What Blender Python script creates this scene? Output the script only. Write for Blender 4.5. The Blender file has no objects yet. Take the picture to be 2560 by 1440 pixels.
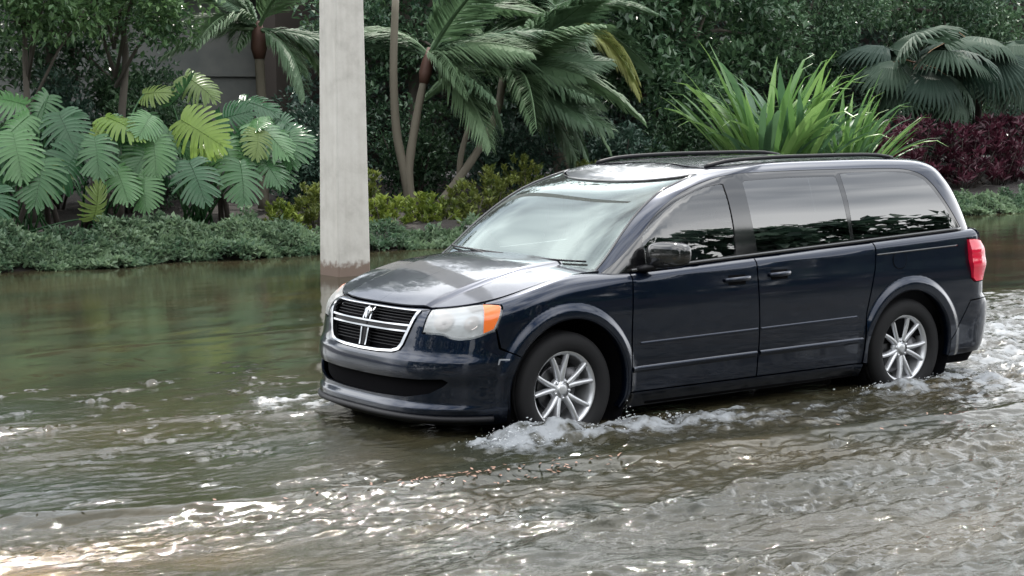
import bpy, math, random
import numpy as np
from mathutils import Vector
from mathutils.geometry import delaunay_2d_cdt

# ------------------------------------------------------------------ camera, sky, sun, exposure
scene = bpy.context.scene
COL = scene.collection
cam_data = bpy.data.cameras.new("camera")
cam = bpy.data.objects.new("camera", cam_data)
COL.objects.link(cam)
scene.camera = cam
cam.location = (-6.6037, -9.5032, 2.0955)
_yaw, _pitch, _roll = 0.9446, -0.1012, -0.0052
_f = Vector((math.cos(_yaw) * math.cos(_pitch), math.sin(_yaw) * math.cos(_pitch), math.sin(_pitch)))
_r = Vector((math.sin(_yaw), -math.cos(_yaw), 0))
_u = _r.cross(_f)
_r2 = math.cos(_roll) * _r + math.sin(_roll) * _u
_u2 = -math.sin(_roll) * _r + math.cos(_roll) * _u
from mathutils import Matrix
cam.matrix_world = Matrix(((_r2.x, _u2.x, -_f.x, cam.location.x), (_r2.y, _u2.y, -_f.y, cam.location.y),
                           (_r2.z, _u2.z, -_f.z, cam.location.z), (0, 0, 0, 1)))
cam_data.sensor_width = 36.0
cam_data.lens = 36.0 * 4430.25 / 2560.0
cam_data.clip_start = 0.1
cam_data.clip_end = 3000.0

SUN_DIR = Vector((0.46, 0.62, 0.92)).normalized()
SUN_EL = math.asin(SUN_DIR.z)
SUN_AZ = math.atan2(SUN_DIR.x, SUN_DIR.y)
world = bpy.data.worlds.new("World")
scene.world = world
world.use_nodes = True
wn = world.node_tree.nodes
wl = world.node_tree.links
wn.clear()
w_out = wn.new("ShaderNodeOutputWorld")
w_bg = wn.new("ShaderNodeBackground")
w_bg.inputs["Strength"].default_value = 0.10
w_sky = wn.new("ShaderNodeTexSky")
w_sky.sky_type = 'NISHITA'
w_sky.sun_disc = False
w_sky.sun_elevation = SUN_EL
w_sky.sun_rotation = SUN_AZ
w_sky.air_density = 1.0
w_sky.dust_density = 1.5
w_co = wn.new("ShaderNodeTexCoord")
w_map = wn.new("ShaderNodeMapping")
w_map.inputs["Scale"].default_value = (1.0, 1.0, 1.4)
w_map.inputs["Location"].default_value = (0.35, 0.1, 0.0)
w_n = wn.new("ShaderNodeTexNoise")
w_n.inputs["Scale"].default_value = 2.3
w_n.inputs["Detail"].default_value = 4.0
w_n.inputs["Roughness"].default_value = 0.55
w_ramp = wn.new("ShaderNodeValToRGB")
w_ramp.color_ramp.elements[0].position = 0.30
w_ramp.color_ramp.elements[1].position = 0.56
w_n2 = wn.new("ShaderNodeTexNoise")
w_n2.inputs["Scale"].default_value = 2.2
w_n2.inputs["Detail"].default_value = 3.0
w_cr = wn.new("ShaderNodeValToRGB")
w_cr.color_ramp.elements[0].position = 0.30
w_cr.color_ramp.elements[0].color = (16.0, 16.8, 17.8, 1)
w_cr.color_ramp.elements[1].position = 0.70
w_cr.color_ramp.elements[1].color = (28.0, 28.0, 27.7, 1)
w_mix = wn.new("ShaderNodeMix")
w_mix.data_type = 'RGBA'
wl.new(w_co.outputs["Generated"], w_map.inputs["Vector"])
wl.new(w_map.outputs["Vector"], w_n.inputs["Vector"])
wl.new(w_map.outputs["Vector"], w_n2.inputs["Vector"])
wl.new(w_n.outputs["Fac"], w_ramp.inputs["Fac"])
wl.new(w_n2.outputs["Fac"], w_cr.inputs["Fac"])
wl.new(w_ramp.outputs["Color"], w_mix.inputs["Factor"])
wl.new(w_sky.outputs["Color"], w_mix.inputs["A"])
wl.new(w_cr.outputs["Color"], w_mix.inputs["B"])
# thin haze and cloud are brighter towards the sun
w_dot = wn.new("ShaderNodeVectorMath"); w_dot.operation = 'DOT_PRODUCT'
w_dot.inputs[1].default_value = tuple(SUN_DIR)
wl.new(w_co.outputs["Generated"], w_dot.inputs[0])
w_mr = wn.new("ShaderNodeMapRange")
w_mr.interpolation_type = 'SMOOTHSTEP'
w_mr.inputs["From Min"].default_value = -0.6
w_mr.inputs["From Max"].default_value = 1.0
w_mr.inputs["To Min"].default_value = 0.80
w_mr.inputs["To Max"].default_value = 1.6
wl.new(w_dot.outputs["Value"], w_mr.inputs["Value"])
w_sc = wn.new("ShaderNodeVectorMath"); w_sc.operation = 'SCALE'
wl.new(w_cr.outputs["Color"], w_sc.inputs[0])
wl.new(w_mr.outputs["Result"], w_sc.inputs["Scale"])
wl.new(w_sc.outputs["Vector"], w_mix.inputs["B"])
wl.new(w_mix.outputs["Result"], w_bg.inputs["Color"])
wl.new(w_bg.outputs["Background"], w_out.inputs["Surface"])

sun_data = bpy.data.lights.new("sun", 'SUN')
sun_data.energy = 3.2
sun_data.angle = math.radians(0.6)
sun_data.color = (1.0, 0.95, 0.87)
sun = bpy.data.objects.new("sun", sun_data)
sun.rotation_euler = (-SUN_DIR).to_track_quat('-Z', 'Y').to_euler()
sun.location = (0, 20, 30)
COL.objects.link(sun)

scene.view_settings.view_transform = 'Standard'
scene.view_settings.look = 'None'
scene.view_settings.exposure = 0.25
scene.view_settings.gamma = 1.0
scene.view_settings.use_curve_mapping = False
scene.render.engine = 'CYCLES'
scene.cycles.use_denoising = True
scene.cycles.max_bounces = 8
scene.cycles.transparent_max_bounces = 12
scene.cycles.caustics_reflective = False
scene.cycles.caustics_refractive = False
scene.cycles.sample_clamp_indirect = 6.0

RNG = np.random.default_rng(7)
random.seed(7)


# ------------------------------------------------------------------ small helpers
def node_mat(name):
    m = bpy.data.materials.new(name)
    m.use_nodes = True
    nt = m.node_tree
    return m, nt, nt.nodes["Principled BSDF"]


def simple(name, col, rough=0.5, metal=0.0, **kw):
    m, nt, b = node_mat(name)
    b.inputs["Base Color"].default_value = (*col, 1)
    b.inputs["Roughness"].default_value = rough
    b.inputs["Metallic"].default_value = metal
    for k, v in kw.items():
        b.inputs[k.replace("_", " ")].default_value = v
    return m


def add_noise(nt, scale, detail=4.0, vec=None, rough=0.55):
    n = nt.nodes.new("ShaderNodeTexNoise")
    n.inputs["Scale"].default_value = scale
    n.inputs["Detail"].default_value = detail
    n.inputs["Roughness"].default_value = rough
    if vec is not None:
        nt.links.new(vec, n.inputs["Vector"])
    return n


def add_ramp(nt, src, stops):
    r = nt.nodes.new("ShaderNodeValToRGB")
    e = r.color_ramp.elements
    while len(e) < len(stops):
        e.new(0.5)
    for i, (p, c) in enumerate(stops):
        e[i].position = p
        e[i].color = (*c, 1) if len(c) == 3 else c
    nt.links.new(src, r.inputs["Fac"])
    return r


def add_bump(nt, bsdf, src, strength, dist=0.01):
    b = nt.nodes.new("ShaderNodeBump")
    b.inputs["Strength"].default_value = strength
    b.inputs["Distance"].default_value = dist
    nt.links.new(src, b.inputs["Height"])
    nt.links.new(b.outputs["Normal"], bsdf.inputs["Normal"])
    return b


def mesh_from(name, V, F, mats=(), smooth=True, normals=None):
    """V (n,3) array, F list/array of faces (tri or quad arrays or mixed list)"""
    me = bpy.data.meshes.new(name)
    V = np.asarray(V, float)
    if isinstance(F, np.ndarray):
        nf, k = F.shape
        me.vertices.add(len(V))
        me.vertices.foreach_set("co", V.astype(np.float32).ravel())
        me.loops.add(nf * k)
        me.loops.foreach_set("vertex_index", F.astype(np.int32).ravel())
        me.polygons.add(nf)
        me.polygons.foreach_set("loop_start", np.arange(0, nf * k, k, dtype=np.int32))
        me.polygons.foreach_set("loop_total", np.full(nf, k, np.int32))
        me.update(calc_edges=True)
    else:
        me.from_pydata([tuple(v) for v in V], [], [tuple(f) for f in F])
        me.update()
    me.polygons.foreach_set("use_smooth", np.full(len(me.polygons), bool(smooth)))
    if normals is not None:
        me.normals_split_custom_set_from_vertices([tuple(n) for n in normals])
    for m in (mats if isinstance(mats, (list, tuple)) else [mats]):
        me.materials.append(m)
    return me


def link(name, me, parent=None, loc=None, rot=None, scale=None):
    o = bpy.data.objects.new(name, me)
    COL.objects.link(o)
    if parent is not None:
        o.parent = parent
    if loc is not None:
        o.location = loc
    if rot is not None:
        o.rotation_euler = rot
    if scale is not None:
        o.scale = scale
    return o


def tag(o, label=None, cat=None, group=None, kind=None):
    if label:
        o["label"] = label
    if cat:
        o["category"] = cat
    if group:
        o["group"] = group
    if kind:
        o["kind"] = kind
    return o


def thing(name, label, cat, loc=(0, 0, 0), rotz=0.0, group=None):
    o = bpy.data.objects.new(name, None)
    o.empty_display_size = 0.2
    COL.objects.link(o)
    o.location = loc
    o.rotation_euler = (0, 0, rotz)
    return tag(o, label, cat, group)


class Geo:
    """collects verts, tris/quads (as lists) with per-vertex normals optional"""

    def __init__(self):
        self.V = []
        self.F = []
        self.n = 0

    def add(self, V, F):
        V = np.asarray(V, float)
        self.V.append(V)
        for f in F:
            self.F.append(tuple(int(i) + self.n for i in f))
        self.n += len(V)
        return self

    def box(self, c, s, R=None):
        c = np.array(c, float)
        h = np.array(s, float) / 2
        v = np.array([[x, y, z] for x in (-1, 1) for y in (-1, 1) for z in (-1, 1)]) * h
        if R is not None:
            v = v @ np.array(R).T
        return self.add(v + c, [(0, 1, 3, 2), (4, 6, 7, 5), (0, 4, 5, 1), (2, 3, 7, 6), (0, 2, 6, 4), (1, 5, 7, 3)])

    def tube(self, pts, rad, n=10, cap=True):
        pts = np.asarray(pts, float)
        rad = np.broadcast_to(np.asarray(rad, float), (len(pts),)) if np.ndim(rad) < 2 else rad
        T = np.gradient(pts, axis=0)
        T /= np.linalg.norm(T, axis=1)[:, None] + 1e-12
        up = np.array([0, 0, 1.0]) if abs(T[0, 2]) < 0.9 else np.array([1.0, 0, 0])
        V = []
        a = np.linspace(0, 2 * np.pi, n, endpoint=False)
        for p, t, r in zip(pts, T, rad):
            s = np.cross(t, up)
            s /= np.linalg.norm(s) + 1e-12
            u = np.cross(s, t)
            r = np.atleast_1d(r)
            ra, rb = (r[0], r[-1])
            V.append(p + np.outer(np.cos(a) * ra, s) + np.outer(np.sin(a) * rb, u))
            up = u
        F = []
        m = len(pts)
        for i in range(m - 1):
            for j in range(n):
                F.append((i * n + j, i * n + (j + 1) % n, (i + 1) * n + (j + 1) % n, (i + 1) * n + j))
        if cap:
            F.append(tuple(range(n - 1, -1, -1)))
            F.append(tuple((m - 1) * n + j for j in range(n)))
        return self.add(np.concatenate(V), F)

    def lathe(self, prof, n=48, close=False):
        """profile of (r, y) turned round the Y axis"""
        V = []
        a = np.linspace(0, 2 * np.pi, n, endpoint=False)
        for r, y in prof:
            V.append(np.stack([r * np.cos(a), np.full(n, y), r * np.sin(a)], -1))
        F = []
        m = len(prof)
        for i in range(m - 1 if not close else m):
            k = (i + 1) % m
            for j in range(n):
                F.append((i * n + j, k * n + j, k * n + (j + 1) % n, i * n + (j + 1) % n))
        return self.add(np.concatenate(V), F)

    def superbox(self, c, s, e=4.0, nu=20, nv=12, R=None, shear=None):
        """rounded box: superellipsoid"""
        u = np.linspace(-np.pi, np.pi, nu, endpoint=False)
        v = np.linspace(-np.pi / 2, np.pi / 2, nv)
        p = lambda x: np.sign(x) * np.abs(x) ** (2 / e)
        U, Vv = np.meshgrid(u, v, indexing='ij')
        X = p(np.cos(Vv)) * p(np.cos(U))
        Y = p(np.cos(Vv)) * p(np.sin(U))
        Z = p(np.sin(Vv))
        P = np.stack([X, Y, Z], -1).reshape(-1, 3) * (np.array(s, float) / 2)
        if shear is not None:
            P = shear(P)
        if R is not None:
            P = P @ np.array(R).T
        F = []
        for i in range(nu):
            for j in range(nv - 1):
                a = i * nv + j
                b = ((i + 1) % nu) * nv + j
                F.append((a, b, b + 1, a + 1))
        return self.add(P + np.array(c, float), F)

    def mesh(self, name, mats=(), smooth=True):
        return mesh_from(name, np.concatenate(self.V), self.F, mats, smooth)

    def obj(self, name, mats, parent=None, smooth=True):
        return link(name, self.mesh(name, mats, smooth), parent)


def rotz(a):
    c, s = math.cos(a), math.sin(a)
    return np.array([[c, -s, 0], [s, c, 0], [0, 0, 1.0]])


def roty(a):
    c, s = math.cos(a), math.sin(a)
    return np.array([[c, 0, s], [0, 1.0, 0], [-s, 0, c]])


def rotx(a):
    c, s = math.cos(a), math.sin(a)
    return np.array([[1.0, 0, 0], [0, c, -s], [0, s, c]])


def vnoise(P, seed=0):
    """smooth value noise of points (n,2) or (n,3), range about -1..1"""
    P = np.asarray(P, float)
    I = np.floor(P).astype(np.int64)
    f = P - I
    f = f * f * f * (f * (f * 6 - 15) + 10)
    d = P.shape[1]
    out = 0
    for c in range(2 ** d):
        o = np.array([(c >> k) & 1 for k in range(d)])
        J = I + o
        h = np.full(len(P), seed * 374761393 + 668265263, np.int64)
        for k in range(d):
            h = (h ^ (J[:, k] * (73856093, 19349663, 83492791)[k])) * 1274126177 & 0x7fffffff
            h ^= h >> 13
        v = (h * 1103515245 + 12345 & 0x7fffffff) / 0x3fffffff - 1.0
        w = np.prod(np.where(o == 1, f, 1 - f), axis=1)
        out = out + v * w
    return out


def fbm(P, octv=4, seed=0, gain=0.5):
    a, s, out = 1.0, 1.0, 0
    for k in range(octv):
        out = out + a * vnoise(np.asarray(P) * s + k * 17.3, seed + k)
        a *= gain
        s *= 2.03
    return out

# ------------------------------------------------------------------ body surfaces of the minivan
def pchip(xs,ys):
    xs=np.array(xs,float);ys=np.array(ys,float)
    h=np.diff(xs);d=np.diff(ys)/h
    m=np.zeros_like(xs)
    m[0]=d[0];m[-1]=d[-1]
    for i in range(1,len(xs)-1):
        if d[i-1]*d[i]<=0: m[i]=0
        else:
            w1=2*h[i]+h[i-1];w2=h[i]+2*h[i-1]
            m[i]=(w1+w2)/(w1/d[i-1]+w2/d[i])
    def f(x):
        x=np.clip(np.asarray(x,float),xs[0],xs[-1])
        i=np.clip(np.searchsorted(xs,x)-1,0,len(h)-1)
        t=(x-xs[i])/h[i]
        return ((1+2*t)*(1-t)**2*ys[i]+t*(1-t)**2*h[i]*m[i]+t*t*(3-2*t)*ys[i+1]+t*t*(t-1)*h[i]*m[i+1])
    return f
def sstep(a,b,x):
    t=np.clip((x-a)/(b-a),0,1); return t*t*(3-2*t)
HPI=np.pi/2
# ---------------------------------------------------------------- lower body
XCF,XCR=-0.05,3.72
LF,LR=1.40,0.95
NF,NR=3.05,3.2
Wb=pchip([.10,.20,.27,.30,.45,.52,.62,.80,.90,1.0,1.1,1.3],[.86,.905,.945,.958,.972,.980,.984,.984,.980,.972,.965,.95])
xfb=pchip([.10,.17,.22,.255,.285,.33,.42,.50,.57,.62,.72,.82,.90,1.2],[-.80,-.86,-.905,-.94,-.938,-.912,-.912,-.925,-.918,-.89,-.868,-.845,-.81,-.70])
xrb=pchip([.10,.28,.34,.50,.64,.68,.72,.90,1.1,1.3],[4.02,4.07,4.115,4.155,4.15,4.12,4.06,4.06,4.035,4.0])
zbelt=lambda x:1.062+(x-.584)*.0403
hood_c=pchip([-.95,-.86,-.79,-.7,-.6,-.45,-.23,0,.2,.5],[.79,.830,.868,.905,.940,.988,1.050,1.097,1.117,1.14])
def hood_z(x,s):
    c=hood_c(x)
    fall=.034*(np.abs(s)/.8)**2.4
    sc=.485+.09*np.clip(np.asarray(x)+.75,0,1)
    rise=.019*sstep(sc+.03,sc-.03,np.abs(s))*sstep(-.93,-.6,x)
    return c-fall+rise
def plan(t,W,xf,xr,xcf,xcr,nf,nr,LF=LF,LR=LR):
    t=np.asarray(t,float)
    th=np.clip((t-(xcf-LF))/LF,0,1)*HPI
    a=xcf-xf
    k=(np.sin(th)**nf+np.cos(th)**nf)**(-1/nf)
    xF=xcf-a*np.cos(th)*k; sF=W*np.sin(th)*k
    tr=np.clip((t-xcr)/LR,0,1)*HPI
    ar=xr-xcr
    kr=(np.sin(tr)**nr+np.cos(tr)**nr)**(-1/nr)
    xR=xcr+ar*np.sin(tr)*kr; sR=W*np.cos(tr)*kr
    x=np.where(t<xcf,xF,np.where(t>xcr,xR,t))
    s=np.where(t<xcf,sF,np.where(t>xcr,sR,W))
    return x,s
def body_r(t): return .10-.045*sstep(.1,.55,np.asarray(t,float))
def body_zs(t):
    r=body_r(t)
    x,s=plan(t,.97-r,-.855+r*.6,4.0,XCF,XCR,NF,NR)
    zh=hood_z(x,s); zb=zbelt(x)
    w=sstep(.05,.55,np.asarray(t,float))
    return zh*(1-w)+zb*w
ARCH=((0.0,.375,.535),(3.085,.36,.535))
def body(t,q,off=0.0):
    """t along the perimeter, q height below the shoulder (rolls over on top)"""
    t=np.asarray(t,float);q=np.asarray(q,float)
    r=body_r(t);zs=body_zs(t);z0=zs-r
    al=np.clip((q-z0)/r,0,HPI)
    z=np.where(q>z0,z0+r*np.sin(al),q)
    ins=np.where(q>z0,r*(1-np.cos(al)),0)
    W=Wb(z)-ins; xf=xfb(np.minimum(z,.9))+ins*.6
    x,s=plan(t,W,xf,xrb(z)-ins,XCF,XCR,NF,NR)
    for (ax,az,ar) in ARCH:
        d=np.hypot(x-ax,z-az)
        s=s+.019*sstep(ar,ar-.055,d)*sstep(.30,.40,z+.2)
    return np.stack([x,-s,z],-1)
# ---------------------------------------------------------------- greenhouse
Wg=pchip([.95,1.1,1.2,1.3,1.5,1.62,1.75],[.940,.922,.910,.895,.852,.812,.76])
xfg=pchip([.95,1.05,1.12,1.3,1.45,1.55,1.60,1.64,1.68,1.75],[-.02,.13,.23,.455,.675,.875,1.03,1.17,1.36,1.7])
xrg=pchip([.95,1.15,1.3,1.5,1.62,1.70,1.8],[4.055,4.01,3.955,3.855,3.76,3.68,3.55])
roof_c=pchip([.9,1.08,1.2,1.5,1.9,2.3,2.8,3.3,3.6,3.8,4.0],[1.555,1.615,1.664,1.710,1.733,1.740,1.740,1.728,1.710,1.690,1.66])
def roof_z(x,s): return roof_c(x)-.024*(np.abs(s)/.70)**2.6
AG=.38; NG,NGR=3.8,3.2; LG,LGR=1.1,.8
def green_zs(t):
    t=np.asarray(t,float)
    z=np.full(t.shape,1.62); r=green_r(t)
    for _ in range(16):
        x,s=gplan(t,z,Wg(z)-r,r)
        z=.5*z+.5*roof_z(x,s)
    return z
def gplan(t,z,W,ins=0.0):
    # t: [0,1] windshield half, [1,2] side, [2,3] rear half
    xf=xfg(z)+ins*.3; xcf=xf+AG; xr=xrg(z)-ins; xcr=xr-.42
    t=np.asarray(t,float)
    th=np.clip(t,0,1)*HPI; k=(np.sin(th)**NG+np.cos(th)**NG)**(-1/NG)
    xF=xcf-AG*np.cos(th)*k; sF=W*np.sin(th)*k
    tr=np.clip(t-2,0,1)*HPI; kr=(np.sin(tr)**NGR+np.cos(tr)**NGR)**(-1/NGR)
    xR=xcr+.42*np.sin(tr)*kr; sR=W*np.cos(tr)*kr
    m=np.clip(t-1,0,1); xS=xcf+(xcr-xcf)*m
    x=np.where(t<1,xF,np.where(t>2,xR,xS)); s=np.where(t<1,sF,np.where(t>2,sR,W))
    return x,s
def green_r(t): return .02+.07*sstep(.75,1.05,np.asarray(t,float))
def green(t,q):
    """q: height; above the roof edge it rolls over"""
    t=np.asarray(t,float);q=np.asarray(q,float)
    r=green_r(t);zs=green_zs(t);z0=zs-r
    al=np.clip((q-z0)/r,0,HPI)
    z=np.where(q>z0,z0+r*np.sin(al),q); ins=np.where(q>z0,r*(1-np.cos(al)),0)
    x,s=gplan(t,z,Wg(z)-ins,ins)
    return np.stack([x,-s,z],-1)
def hood(x,s):
    x=np.asarray(x,float); return np.stack([x,-np.asarray(s,float),hood_z(x,s)],-1)
def roof(x,s):
    x=np.asarray(x,float); return np.stack([x,-np.asarray(s,float),roof_z(x,s)],-1)

# ------------------------------------------------------------------ panels cut out of those surfaces
def poly_dense(P, step):
    P = np.asarray(P, float)
    out = []
    for i in range(len(P)):
        a, b = P[i], P[(i + 1) % len(P)]
        n = max(1, int(np.ceil(np.linalg.norm(b - a) / step)))
        for k in range(n):
            out.append(a + (b - a) * k / n)
    return np.array(out)


def inside(poly, pts):
    x, y = pts[:, 0], pts[:, 1]
    c = np.zeros(len(pts), bool)
    j = len(poly) - 1
    for i in range(len(poly)):
        xi, yi = poly[i]
        xj, yj = poly[j]
        if yi != yj:
            m = ((yi > y) != (yj > y)) & (x < (xj - xi) * (y - yi) / (yj - yi) + xi)
            c ^= m
        j = i
    return c


def shrink(P, d):
    """move every corner of a closed outline inwards by d"""
    P = np.asarray(P, float)
    area = 0.5 * np.sum(P[:, 0] * np.roll(P[:, 1], -1) - np.roll(P[:, 0], -1) * P[:, 1])
    s = 1 if area > 0 else -1
    e = np.roll(P, -1, 0) - P
    e /= np.linalg.norm(e, axis=1)[:, None] + 1e-12
    n = np.stack([-e[:, 1], e[:, 0]], -1) * s
    n0 = np.roll(n, 1, 0)
    b = n + n0
    k = np.clip(np.sum(b * n, 1), 0.35, None)
    return P + b / k[:, None] * d


def curve(pts, n=6):
    """open Catmull-Rom through points"""
    P = np.asarray(pts, float)
    Q = np.concatenate([[2 * P[0] - P[1]], P, [2 * P[-1] - P[-2]]])
    out = []
    for i in range(1, len(Q) - 2):
        for k in range(n):
            t = k / n
            a, b, c, d = Q[i - 1:i + 3]
            out.append(0.5 * (2 * b + (c - a) * t + (2 * a - 5 * b + 4 * c - d) * t * t + (3 * b - a - 3 * c + d) * t ** 3))
    out.append(P[-1])
    return [tuple(o) for o in out]


def surf_normals(f, A, B, h=2e-3):
    du = f(A + h, B) - f(A - h, B)
    dv = f(A, B + h) - f(A, B - h)
    n = np.cross(du, dv)
    return n / (np.linalg.norm(n, axis=1)[:, None] + 1e-12)


def panel(f, poly, holes=(), step=0.035, gap=0.0022, depth=0.018, lift=0.0, out=None, crown=None, rim=True):
    """one sheet-metal or glass panel: returns V, F, N.  out: function giving a rough outward direction"""
    poly = shrink(poly, gap)
    outer = poly_dense(poly, step)
    hs = [poly_dense(shrink(h, -gap), step) for h in holes]
    lo, hi = outer.min(0), outer.max(0)
    gx = np.arange(lo[0] + step / 2, hi[0], step)
    gy = np.arange(lo[1] + step / 2, hi[1], step)
    G = np.stack(np.meshgrid(gx, gy, indexing='ij'), -1).reshape(-1, 2)
    if len(G):
        m = inside(outer, G)
        for h in hs:
            m &= ~inside(h, G)
        G = G[m]
    allb = np.concatenate([outer] + hs)
    if len(G):
        d = np.full(len(G), 9.0)
        for k in range(0, len(allb), 64):
            d = np.minimum(d, np.sqrt(((G[:, None] - allb[None, k:k + 64]) ** 2).sum(-1)).min(1))
        G = G[d > step * 0.45]
    pts = np.concatenate([allb, G]) if len(G) else allb
    edges = []
    s = 0
    for b in [outer] + hs:
        n = len(b)
        edges += [(s + i, s + (i + 1) % n) for i in range(n)]
        s += n
    r = delaunay_2d_cdt([Vector((float(p[0]), float(p[1]))) for p in pts], edges, [], 0, 1e-6)
    P2 = np.array([(v.x, v.y) for v in r[0]])
    T = np.array([t for t in r[2] if len(t) == 3])
    cen = P2[T].mean(1)
    m = inside(outer, cen)
    for h in hs:
        m &= ~inside(h, cen)
    T = T[m]
    A, B = P2[:, 0], P2[:, 1]
    V = f(A, B)
    N = surf_normals(f, A, B)
    if out is not None:
        sg = np.sign(np.sum(N * out(V), 1, keepdims=True))
        sg[sg == 0] = 1
        N = N * sg
    V = V + N * lift
    if crown is not None:
        V = V + N * crown(A, B)[:, None]
    fn = np.cross(V[T[:, 1]] - V[T[:, 0]], V[T[:, 2]] - V[T[:, 0]])
    flip = np.sum(fn * N[T].mean(1), 1) < 0
    T[flip] = T[flip][:, ::-1]
    if crown is not None:
        vn = np.zeros_like(V)
        fn = np.cross(V[T[:, 1]] - V[T[:, 0]], V[T[:, 2]] - V[T[:, 0]])
        for k in range(3):
            np.add.at(vn, T[:, k], fn)
        N = vn / (np.linalg.norm(vn, axis=1)[:, None] + 1e-12)
    F = [tuple(t) for t in T]
    VV, NN = [V], [N]
    if rim and depth > 0:
        cnt = {}
        for t in T:
            for k in range(3):
                a, b = int(t[k]), int(t[(k + 1) % 3])
                cnt[(a, b)] = 1
        be = [(a, b) for (a, b) in cnt if (b, a) not in cnt]
        base = len(V)
        rv, rn = [], []
        for (a, b) in be:
            e = V[b] - V[a]
            nn = np.cross(e, N[a])
            nn /= np.linalg.norm(nn) + 1e-12
            i = base + len(rv)
            rv += [V[a], V[b], V[b] - N[b] * depth, V[a] - N[a] * depth]
            rn += [nn] * 4
            F.append((i + 1, i, i + 3, i + 2))
        if rv:
            VV.append(np.array(rv))
            NN.append(np.array(rn))
    return np.concatenate(VV), F, np.concatenate(NN)


def mirror(vfn):
    V, F, N = vfn
    return V * [1, -1, 1], [tuple(reversed(f)) for f in F], N * [1, -1, 1]


def panels_obj(name, parts, mat, parent):
    V = np.concatenate([p[0] for p in parts])
    N = np.concatenate([p[2] for p in parts])
    F = []
    n = 0
    for p in parts:
        F += [tuple(int(i) + n for i in f) for f in p[1]]
        n += len(p[0])
    me = mesh_from(name, V, F, mat, True, N)
    return link(name, me, parent)


outward = lambda V: V - np.array([1.6, 0.0, 0.75]) * np.array([1.0, 1, 1]) * np.array([1, 0, 1]) - np.stack([0.75 * (np.clip(V[:, 0], 0, 3.4) - 1.6), 0 * V[:, 0], 0 * V[:, 0]], -1)
upward = lambda V: np.tile([0.0, 0, 1.0], (len(V), 1))


def qtop(t):
    r = body_r(np.asarray(t, float))
    return body_zs(t) - r + r * HPI


def gtop(t):
    r = green_r(np.asarray(t, float))
    return green_zs(t) - r + r * HPI


_TT = np.linspace(0, 3, 1201)


def t_of(x, z):
    """greenhouse coordinate of the side point x at height z"""
    x = np.atleast_1d(np.asarray(x, float))
    z = np.broadcast_to(np.asarray(z, float), x.shape)
    out = np.zeros_like(x)
    for i in range(len(x)):
        xs, _ = gplan(_TT, np.full_like(_TT, z[i]), Wg(z[i]))
        out[i] = np.interp(x[i], xs, _TT)
    return out


def side_glass(x, z):
    return green(t_of(x, z), z)


def arc(c, r, a0, a1, n=22):
    a = np.radians(np.linspace(a0, a1, n))
    return [(c[0] + r * math.cos(k), c[1] + r * math.sin(k)) for k in a]


def tx(x, z):
    """perimeter coordinate of the lower body for a side point x at height z"""
    if XCF <= x <= XCR:
        return x
    ts = np.linspace(XCF - LF, XCR + LR, 1500)
    xs, _ = plan(ts, Wb(z), xfb(z), xrb(z), XCF, XCR, NF, NR)
    return float(np.interp(x, xs, ts))


# ------------------------------------------------------------------ car materials
def paint_mat():
    m, nt, b = node_mat("navy metallic paint")
    tc = nt.nodes.new("ShaderNodeTexCoord")
    n = add_noise(nt, 900.0, 1.0, tc.outputs["Object"])
    r = add_ramp(nt, n.outputs["Fac"], [(0.3, (0.0021, 0.0060, 0.0160)), (0.75, (0.0048, 0.0122, 0.0330))])
    nt.links.new(r.outputs["Color"], b.inputs["Base Color"])
    b.inputs["Metallic"].default_value = 0.80
    b.inputs["Roughness"].default_value = 0.30
    b.inputs["Specular IOR Level"].default_value = 0.12
    b.inputs["Coat Weight"].default_value = 1.0
    b.inputs["Coat IOR"].default_value = 1.5
    # a thin film of road dirt and dried drops dulls the gloss unevenly
    n2 = add_noise(nt, 5.0, 6.0, tc.outputs["Object"], 0.65)
    r2 = add_ramp(nt, n2.outputs["Fac"], [(0.35, (0.025,) * 3), (0.75, (0.10,) * 3)])
    nt.links.new(r2.outputs["Color"], b.inputs["Coat Roughness"])
    return m


def glass_mat(name, tint, rough=0.0, ior=1.6, refl=(1, 1, 1), milk=0.0):
    m = bpy.data.materials.new(name)
    m.use_nodes = True
    nt = m.node_tree
    nt.nodes.clear()
    o = nt.nodes.new("ShaderNodeOutputMaterial")
    g = nt.nodes.new("ShaderNodeBsdfGlossy")
    g.inputs["Roughness"].default_value = rough
    g.inputs["Color"].default_value = (*refl, 1)
    t = nt.nodes.new("ShaderNodeBsdfTransparent")
    t.inputs["Color"].default_value = (*tint, 1)
    fr = nt.nodes.new("ShaderNodeFresnel")
    fr.inputs["IOR"].default_value = ior
    mx = nt.nodes.new("ShaderNodeMixShader")
    nt.links.new(fr.outputs[0], mx.inputs["Fac"])
    nt.links.new(t.outputs[0], mx.inputs[1])
    nt.links.new(g.outputs[0], mx.inputs[2])
    last = mx
    if milk > 0:                            # diffuse white film: milky lamp lens; dust haze added for windscreen glare
        d = nt.nodes.new("ShaderNodeBsdfDiffuse")
        d.inputs["Color"].default_value = (.75, .76, .76, 1)
        m3 = nt.nodes.new("ShaderNodeMixShader")
        m3.inputs["Fac"].default_value = milk
        nt.links.new(mx.outputs[0], m3.inputs[1])
        nt.links.new(d.outputs[0], m3.inputs[2])
        last = m3
    nt.links.new(last.outputs[0], o.inputs["Surface"])
    return m


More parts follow.
